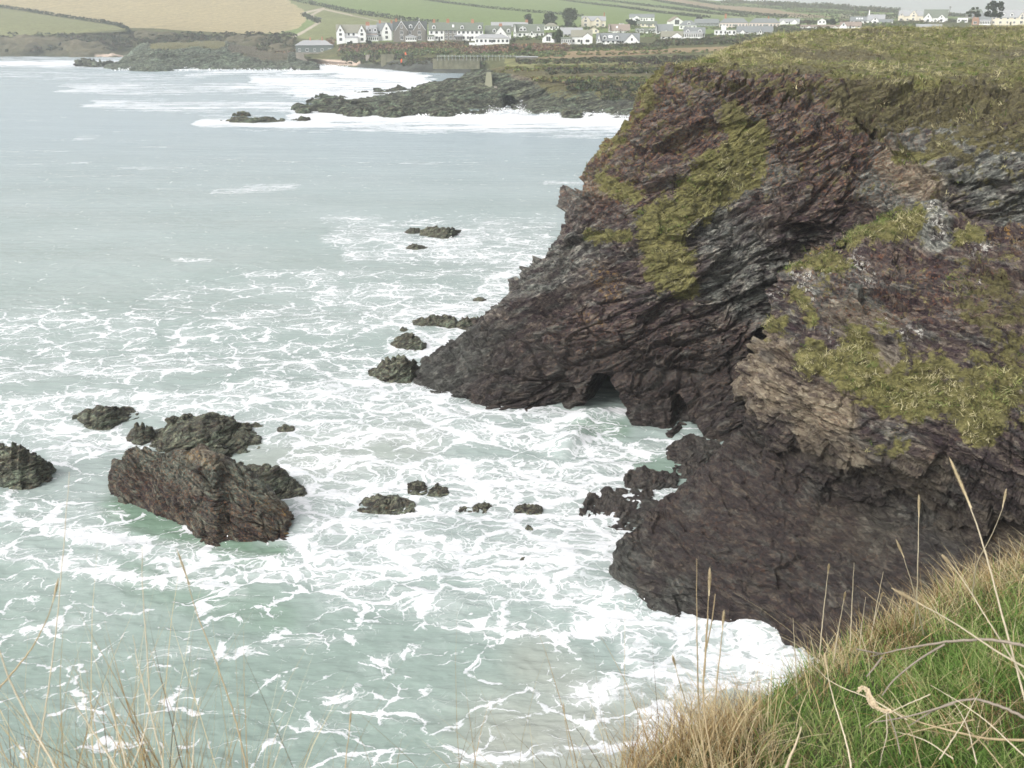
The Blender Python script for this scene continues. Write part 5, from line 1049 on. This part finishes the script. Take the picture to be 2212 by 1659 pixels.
def bank_grass(name, n, sel, lmin, lmax, wd, seed, lean, bend, cmap, upv=(-.12, .1, 1)):
    rng = np.random.default_rng(seed); e1 = np.linalg.norm(np.diff(PK2, axis=0), axis=2)[:, :-1]; e2 = np.linalg.norm(np.diff(PK2, axis=1), axis=2)[:-1]
    w = (sel * ((UK > -250) & (UK < 2550) & (VK < 2300)))[:-1, :-1] * e1 * e2; w = w.ravel() / w.sum(); idx = rng.choice(len(w), n, p=w); i, j = np.divmod(idx, PK2.shape[1] - 1)
    s, t = rng.uniform(size=(2, n, 1)); R = (PK2[i, j] * (1-s) + PK2[i+1, j] * s) * (1-t) + (PK2[i, j+1] * (1-s) + PK2[i+1, j+1] * s) * t
    cl_ = fbm(R[:, 0] * 3.5, R[:, 1] * 3.5, R[:, 2] * 3.5, 3); up = np.tile(np.array(upv, float), (n, 1)) + .5 * np.stack([fbm(R[:, 0] * 1.7, R[:, 1] * 1.7, R[:, 2] + 5, 2), fbm(R[:, 0] * 1.7 + 9, R[:, 1] * 1.7, R[:, 2], 2), 0 * cl_], -1); up /= np.linalg.norm(up, axis=1)[:, None]
    cm = np.array(cmap); f = np.clip(.5 + .9 * cl_ + .28 * rng.normal(size=n), 0, .999) * (len(cm) - 1); lo = f.astype(int); fr = (f - lo)[:, None]; c = (cm[lo] * (1-fr) + cm[lo+1] * fr) * rng.uniform(.75, 1.25, (n, 1))
    V, F, c = blades(R, up, rng.uniform(lmin, lmax, n) * (1 + .5 * cl_), wd * rng.uniform(.6, 1.5, n), c, lean, bend, 4, rng)
    return tag(tri_obj(name, V, F, c, GRASSM), kind='stuff')
ST = straw_amt(UK, VK); edge = 1 - sstep(60, 150, np.abs(np.arange(PK2.shape[0])[:, None] - 95) * np.ones_like(UK))
GREENS = [(.05, .10, .022), (.115, .21, .045), (.21, .31, .085), (.38, .40, .18)]
STRAWS = [(.10, .055, .03), (.30, .20, .085), (.50, .40, .22), (.64, .56, .37)]
right = sstep(1380, 1500, UK)
bank_grass('green_grass', 74000, right * (1.05 - ST), .06, .18, .0045, 5, .7, .5, GREENS)
bank_grass('straw_grass', 11000, right * (.07 + ST ** 1.5), .07, .26, .0032, 6, .7, .55, STRAWS)
bank_grass('fallen_straw', 1500, right * (.25 + ST) * (VK > 1380), .2, .5, .0034, 8, 2.6, .5, STRAWS, (.3, 0, .6))
bank_grass('blurred_straw', 2100, (1 - right) * (UK < 560) + .02 * (1 - right), .3, .85, .003, 9, .55, .25, STRAWS)
bank_grass('blurred_straw', 800, (1 - right) * (UK > 500), .08, .22, .0032, 12, .7, .4, [(.08, .12, .03), (.3, .25, .12), (.5, .42, .22)])
bank_grass('straw_tuft', 2600, paint(UK, VK, [(1400,1700,1560,1620,75,1.),(1500,1760,1600,1700,70,.8)], .8), .14, .36, .003, 15, .55, .4, [(.16, .085, .05), (.34, .23, .11), (.52, .41, .23), (.64, .55, .36)])
bank_grass('straw_tuft', 1300, right * paint(UK, VK, [(1950,1385,2300,1230,45,1.),(2060,1300,2212,1240,50,1.)], .8), .12, .3, .003, 16, .9, .5, STRAWS, (-.4, 0, .9))
# ---- single stalks, twigs and a dead leaf
def tube(pts, r, sides=6, jit=0., seed=0):
    p = np.array(pts, float); t = np.concatenate([[0], np.cumsum(np.linalg.norm(np.diff(p, axis=0), axis=1))]); m = max(12, len(p) * 6); tt = np.linspace(0, t[-1], m)
    p = crv(p, tt, t); rr = np.interp(tt, np.linspace(0, t[-1], len(r)), r); d = np.gradient(p, axis=0); d /= np.linalg.norm(d, axis=1)[:, None]
    rng = np.random.default_rng(seed); p = p + rng.normal(size=p.shape) * jit
    ref = np.array([.3, .9, .2]); a = np.cross(d, ref); a /= np.linalg.norm(a, axis=1)[:, None]; b = np.cross(d, a); an = np.linspace(0, 2 * math.pi, sides, endpoint=False)
    V = p[:, None] + rr[:, None, None] * (a[:, None] * np.cos(an)[None, :, None] + b[:, None] * np.sin(an)[None, :, None])
    i = np.arange(m * sides).reshape(m, sides); F = np.stack([i[:-1], np.roll(i, -1, 1)[:-1], np.roll(i, -1, 1)[1:], i[1:]], -1).reshape(-1, 4)
    return V.reshape(-1, 3), F
STEM = plain('dry_stem', (.60, .52, .38), .7, .25, 30); TWIG = plain('grey_twig', (.27, .23, .185), .8, .3, 40); HEAD = plain('seed_head', (.66, .55, .36), .8, .25, 60); HUSK = plain('dead_leaf', (.52, .43, .30), .8, .4, 60); BROWN = plain('brown_stem', (.42, .33, .2), .7, .25, 30)
def stalk(label, pts, r=.0028, head=0., mat=STEM, name='grass_stalk', group='dry stalks on the bank', cat='grass stalk', branches=(), hr=2.3):
    P = np.array([at(*p) for p in pts]); base = P[-1].copy(); t = empty(name, base); tag(t, label, cat, group)
    V, F = tube(P - base, [r * .3, r * .65, r * .9, r], 6, .0013 if mat is TWIG else .0004); link('stem', raw_mesh('stem', V, F, mat, 4, smooth=True), t)
    for b in branches: V, F = tube(np.array([at(*p) for p in b]) - base, [r * .4, r * .7]); link('branch', raw_mesh('branch', V, F, mat, 4, smooth=True), t)
    if head:
        head = head * 1.35
        L = np.linalg.norm(P[1] - P[0]); d = (P[1] - P[0]) / L; n_ = 240; rng = np.random.default_rng(int(pts[0][0])); s = rng.uniform(0, 1, n_) ** 1.0 * head; c = P[0] - base + d * s[:, None]
        o = rng.normal(size=(n_, 3)); o -= (o @ d)[:, None] * d; o /= np.linalg.norm(o, axis=1)[:, None]; prof = np.sin(np.pi * np.clip(s / head, .03, .97)) ** .6
        tip = c + o * (r * hr * prof)[:, None] - d * (.016 + .012 * rng.uniform(size=n_))[:, None]; sd = np.cross(o, d) * r * .5
        V = np.stack([c - sd, c + sd, tip], 1).reshape(-1, 3); V2, F2 = tube([P[0] - base, P[0] - base + d * head * .5, P[0] - base + d * head], [r * .4, r * .9, r * .7])
        F = np.arange(n_ * 3).reshape(-1, 3); V = np.concatenate([V, V2]); q = F2 + n_ * 3; F = np.concatenate([F, q[:, :3], q[:, [0, 2, 3]]])
        link('seed_head', raw_mesh('seed_head', V, F, HEAD, 3), t)
    return t
stalk('tallest pale stalk with a feathery seed head at the right edge', [(2056,1000,2.9),(2082,1060,2.88),(2120,1165,2.85),(2165,1330,2.8),(2222,1540,2.7)], .0036, .12)
stalk('pale stalk leaning left with a fat seed head over the dark rock', [(1938,1277,2.7),(1985,1303,2.7),(2060,1345,2.7),(2150,1405,2.68),(2300,1490,2.65)], .0036, .075)
stalk('thin straight stalk crossing the other two at the right', [(2042,1206,2.8),(2075,1245,2.8),(2140,1350,2.75),(2215,1470,2.7),(2260,1560,2.6)], .003, .04)
stalk('tall upright thin stalk above the dark rock, right of centre', [(1985,1078,3.6),(1985,1112,3.6),(1983,1200,3.6),(1980,1300,3.7),(1975,1360,3.9)], .003, .06)
stalk('thin stalk with small bent tip left of the tall upright one', [(1940,1175,3.5),(1950,1198,3.5),(1975,1280,3.6),(1995,1370,3.8)], .0028, .05)
stalk('upright stalk near the right edge behind the seed heads', [(2172,1065,3.8),(2165,1100,3.8),(2140,1160,3.9),(2110,1220,4.1),(2100,1290,4.3)], .003, .05)
stalk('single straight stalk rising highest from the brown tuft', [(1505,1207,2.8),(1505,1250,2.8),(1506,1400,2.8),(1512,1560,2.85),(1530,1680,2.7)], .0028, 0., BROWN)
stalk('branched dry stalk beside the straight one in the brown tuft', [(1533,1238,2.75),(1532,1275,2.75),(1524,1400,2.8),(1520,1520,2.8),(1545,1690,2.65)], .0032, .06, BROWN, branches=([(1545,1283,2.75),(1538,1340,2.76),(1526,1400,2.8)],[(1530,1330,2.74),(1526,1390,2.77),(1522,1460,2.8)]))
stalk('dry stalk at the right of the brown tuft with a bent tip', [(1563,1330,2.8),(1560,1370,2.8),(1548,1480,2.8),(1540,1600,2.8)], .0028, .04, BROWN)
stalk('dry stalk leaning left out of the brown tuft', [(1455,1425,2.6),(1470,1480,2.62),(1500,1580,2.65),(1530,1680,2.6)], .0026, .03, BROWN)
for i, (u, v, u2, v2, Y) in enumerate([(1713,1335,1722,1490,3.6),(1790,1225,1770,1400,3.9),(1845,1215,1836,1390,4.),(1825,1285,1800,1420,3.9),(1908,1235,1880,1380,4.2),(1905,1285,1875,1390,4.1),(1870,1290,1855,1400,4.)]):
    stalk(['short leaning stalk at the left end of the straw edge', 'tall thin stalk left of the tallest on the straw edge', 'tallest thin stalk of the straw edge', 'short stalk between the two tallest of the straw edge', 'slender stalk on the straw edge next to the bent-tipped one', 'lower right stalk of the straw edge', 'lowest stalk in the middle of the straw edge'][i], [(u,v,Y-.1),((u*.7+u2*.3),v*.7+v2*.3,Y-.05),(u*.4+u2*.6,v*.4+v2*.6,Y),(u2,v2+20,Y+.02)], .0028, .03 if i % 2 else 0.)
stalk('limp pale stalk crossing the green grass low in the foreground', [(1783,1665-240,2.75),(1795,1490,2.72),(1815,1560,2.65),(1832,1620,2.55),(1848,1720,2.4)], .003, .03)
stalk('stalk lying across the grass above the dead leaf', [(1755,1340+95,3.),(1800,1475,2.95),(1880,1510,2.9),(1960,1555,2.85)], .0024)
stalk('pale broken straw standing alone in the lower foreground grass', [(1731,1570,2.45),(1722,1600,2.42),(1705,1640,2.4),(1690,1690,2.3)], .0055, 0., HUSK)
twig = stalk('grey arching dead branch with a fork across the right bank', [(1880,1418,2.95),(1960,1400,2.85),(2060,1386,2.75),(2130,1382,2.7),(2250,1402,2.6)], .0052, 0., TWIG, 'dead_branch', None, 'branch', branches=([(1905,1503,2.65),(1930,1470,2.68),(1985,1425,2.72),(2040,1392,2.76)],[(1872,1462,2.85),(1890,1440,2.87),(1905,1420,2.9)],[(1850,1402,2.9),(1880,1408,2.9),(1905,1413,2.92)]))
stalk('lower grey dead branch curving out of the right edge', [(1960,1570,2.5),(2030,1528,2.5),(2090,1512,2.48),(2150,1522,2.42),(2250,1570,2.3)], .0046, 0., TWIG, 'dead_branch', None, 'branch', branches=([(1890,1560,2.52),(1960,1548,2.5),(2060,1520,2.49)],))
stalk('thin brown dead branch lying along the grass below the grey ones', [(1895,1500,2.6),(1950,1545,2.55),(2040,1575,2.45),(2130,1595,2.35),(2250,1600,2.2)], .004, 0., BROWN, 'dead_branch', None, 'branch')
for i, (a, b) in enumerate([((1905,1605,2.4),(2105,1555,2.42)),((2010,1480,2.55),(2220,1640,2.2)),((1930,1580,2.45),(2060,1640,2.25)),((2030,1530,2.5),(2190,1690,2.15)),((1870,1570,2.5),(2010,1500,2.58)),((2120,1490,2.5),(2030,1640,2.25)),((2212,1500,2.5),(2090,1620,2.25)),((1900,1655,2.2),(1915,1540,2.5)),((2050,1500,2.55),(2110,1650,2.2)),((1935,1525,2.58),(1990,1660,2.2))]):
    m_ = ((a[0]+b[0])/2 + 8, (a[1]+b[1])/2 - 8, (a[2]+b[2])/2); stalk('dry straw in the criss-cross tangle at the lower right', [a, ((a[0]+m_[0])/2,(a[1]+m_[1])/2-3,(a[2]+m_[2])/2), m_, b], .0019, 0., STEM if i % 3 else BROWN, 'fallen_stalk', 'fallen straws tangled at the lower right')
def dead_leaf():
    ctr = [(1853,1495,2.58),(1862,1487,2.58),(1873,1492,2.57),(1878,1510,2.55),(1886,1524,2.54),(1900,1532,2.53),(1914,1538,2.51),(1930,1536,2.49)]; wid = [.002, .006, .005, .0085, .009, .005, .008, .002]
    P = np.array([at(*c) for c in ctr]); base = P.mean(0); t = np.arange(8.); tt = np.linspace(0, 7, 40); C = crv(P, tt, t); w = np.interp(tt, t, wid); d = np.gradient(C, axis=0); d /= np.linalg.norm(d, axis=1)[:, None]
    sdv = np.cross(d, np.array([0, -.6, .8])); sdv /= np.linalg.norm(sdv, axis=1)[:, None]; nn = np.cross(sdv, d); a = np.linspace(-1, 1, 9)
    tw = .5 * np.sin(tt * 1.3); V = C[:, None] + sdv[:, None] * (a[None, :, None] * w[:, None, None]) + nn[:, None] * ((a[None] ** 2 * .9 + a[None] * tw[:, None])[..., None] * w[:, None, None]) + RNG.normal(size=(40, 9, 3)) * .0018
    o = link('dead_leaf', grid_mesh('dead_leaf', V - base, HUSK)); o.location = base; tag(o, 'curled pale dead leaf lying in the green grass', 'leaf')
    sm = o.modifiers.new('thick', 'SOLIDIFY'); sm.thickness = .0015
    V, F = tube(np.array([at(1918,1538,2.5),at(1935,1585,2.42),at(1945,1630,2.36)]) - base, [.0022, .0018]); link('leaf_stalk', raw_mesh('leaf_stalk', V, F, TWIG, 4, smooth=True), o)
dead_leaf()
# big stems at the lower left, close to the lens
for (lab, pts, r, hd, mt, br) in [
 ('leftmost tall thin stem rising past the water at lower left', [(150,1020,1.95),(140,1150,1.93),(125,1320,1.9),(110,1450,1.87),(85,1620,1.83),(60,1760,1.8)], .0022, 0., STEM, ()),
 ('tall straight stem with a side twig at lower left', [(307,1180,1.9),(308,1270,1.9),(318,1420,1.88),(322,1540,1.85),(300,1620,1.82),(240,1760,1.75)], .0024, 0., STEM, ([(355,1475,1.86),(338,1495,1.86),(322,1515,1.87)],)),
 ('slim stem with a brown seed head at lower left', [(388,1203,2.0),(403,1245,2.),(420,1310,1.98),(470,1440,1.93),(510,1560,1.88),(550,1740,1.8)], .0024, .055, BROWN, ()),
 ('bowed stem slanting to the left edge', [(122,1268,1.8),(112,1310,1.8),(75,1390,1.79),(30,1450,1.78),(-40,1530,1.76)], .0026, .03, BROWN, ()),
 ('thick pale stem slanting down right at the lower left corner', [(-20,1330,1.6),(10,1440,1.6),(60,1550,1.58),(110,1640,1.55),(160,1740,1.5)], .003, 0., STEM, ()),
 ('pale stem crossing the thick one at the lower left corner', [(150,1500,1.7),(175,1540,1.7),(220,1610,1.68),(270,1690,1.64),(310,1760,1.6)], .003, 0., STEM, ()),
 ('short pale stem between the two tall ones at lower left', [(228,1480,1.8),(240,1530,1.8),(262,1610,1.77),(290,1740,1.7)], .0024, 0., STEM, ()),
 ('curved pale stem beneath the side-twig stem', [(287,1572-200,1.85),(300,1440,1.84),(330,1560,1.8),(350,1640,1.77),(365,1740,1.72)], .0026, 0., STEM, ()),
 ('lone short stem in the bottom middle of the water', [(757,1550,2.1),(754,1585,2.1),(748,1630,2.08),(742,1720,2.0)], .0024, .03, BROWN, ()),
 ('small stem right of the lower left tangle', [(434,1645-140,1.9),(428,1540,1.9),(420,1590,1.88),(412,1720,1.8)], .0026, 0., STEM, ()),
 ('thin stem left of the brown tuft at the bottom', [(1218,1530,2.4),(1224,1580,2.4),(1235,1640,2.38),(1250,1740,2.3)], .0022, .03, BROWN, ())]:
    stalk(lab, pts, r * .72, hd, mt, 'dry_stem', 'dry stems close to the lens at lower left', 'stem', br, hr=1.8)
# ---------------------------------------------------------------- sea air
hz = bpy.data.materials.new('haze'); hz.use_nodes = True; ht = hz.node_tree; ht.nodes.remove(ht.nodes['Principled BSDF'])
pv = ht.nodes.new('ShaderNodeVolumePrincipled'); pv.inputs['Color'].default_value = (.93, .96, .98, 1); pv.inputs['Density'].default_value = .0003; pv.inputs['Anisotropy'].default_value = .2
ht.links.new(pv.outputs[0], ht.nodes['Material Output'].inputs['Volume'])
m = MB(); m.box(-7000, 7000, -2500, 9500, -7.2, 240); tag(link('haze', m.mesh('haze', hz)), kind='stuff')
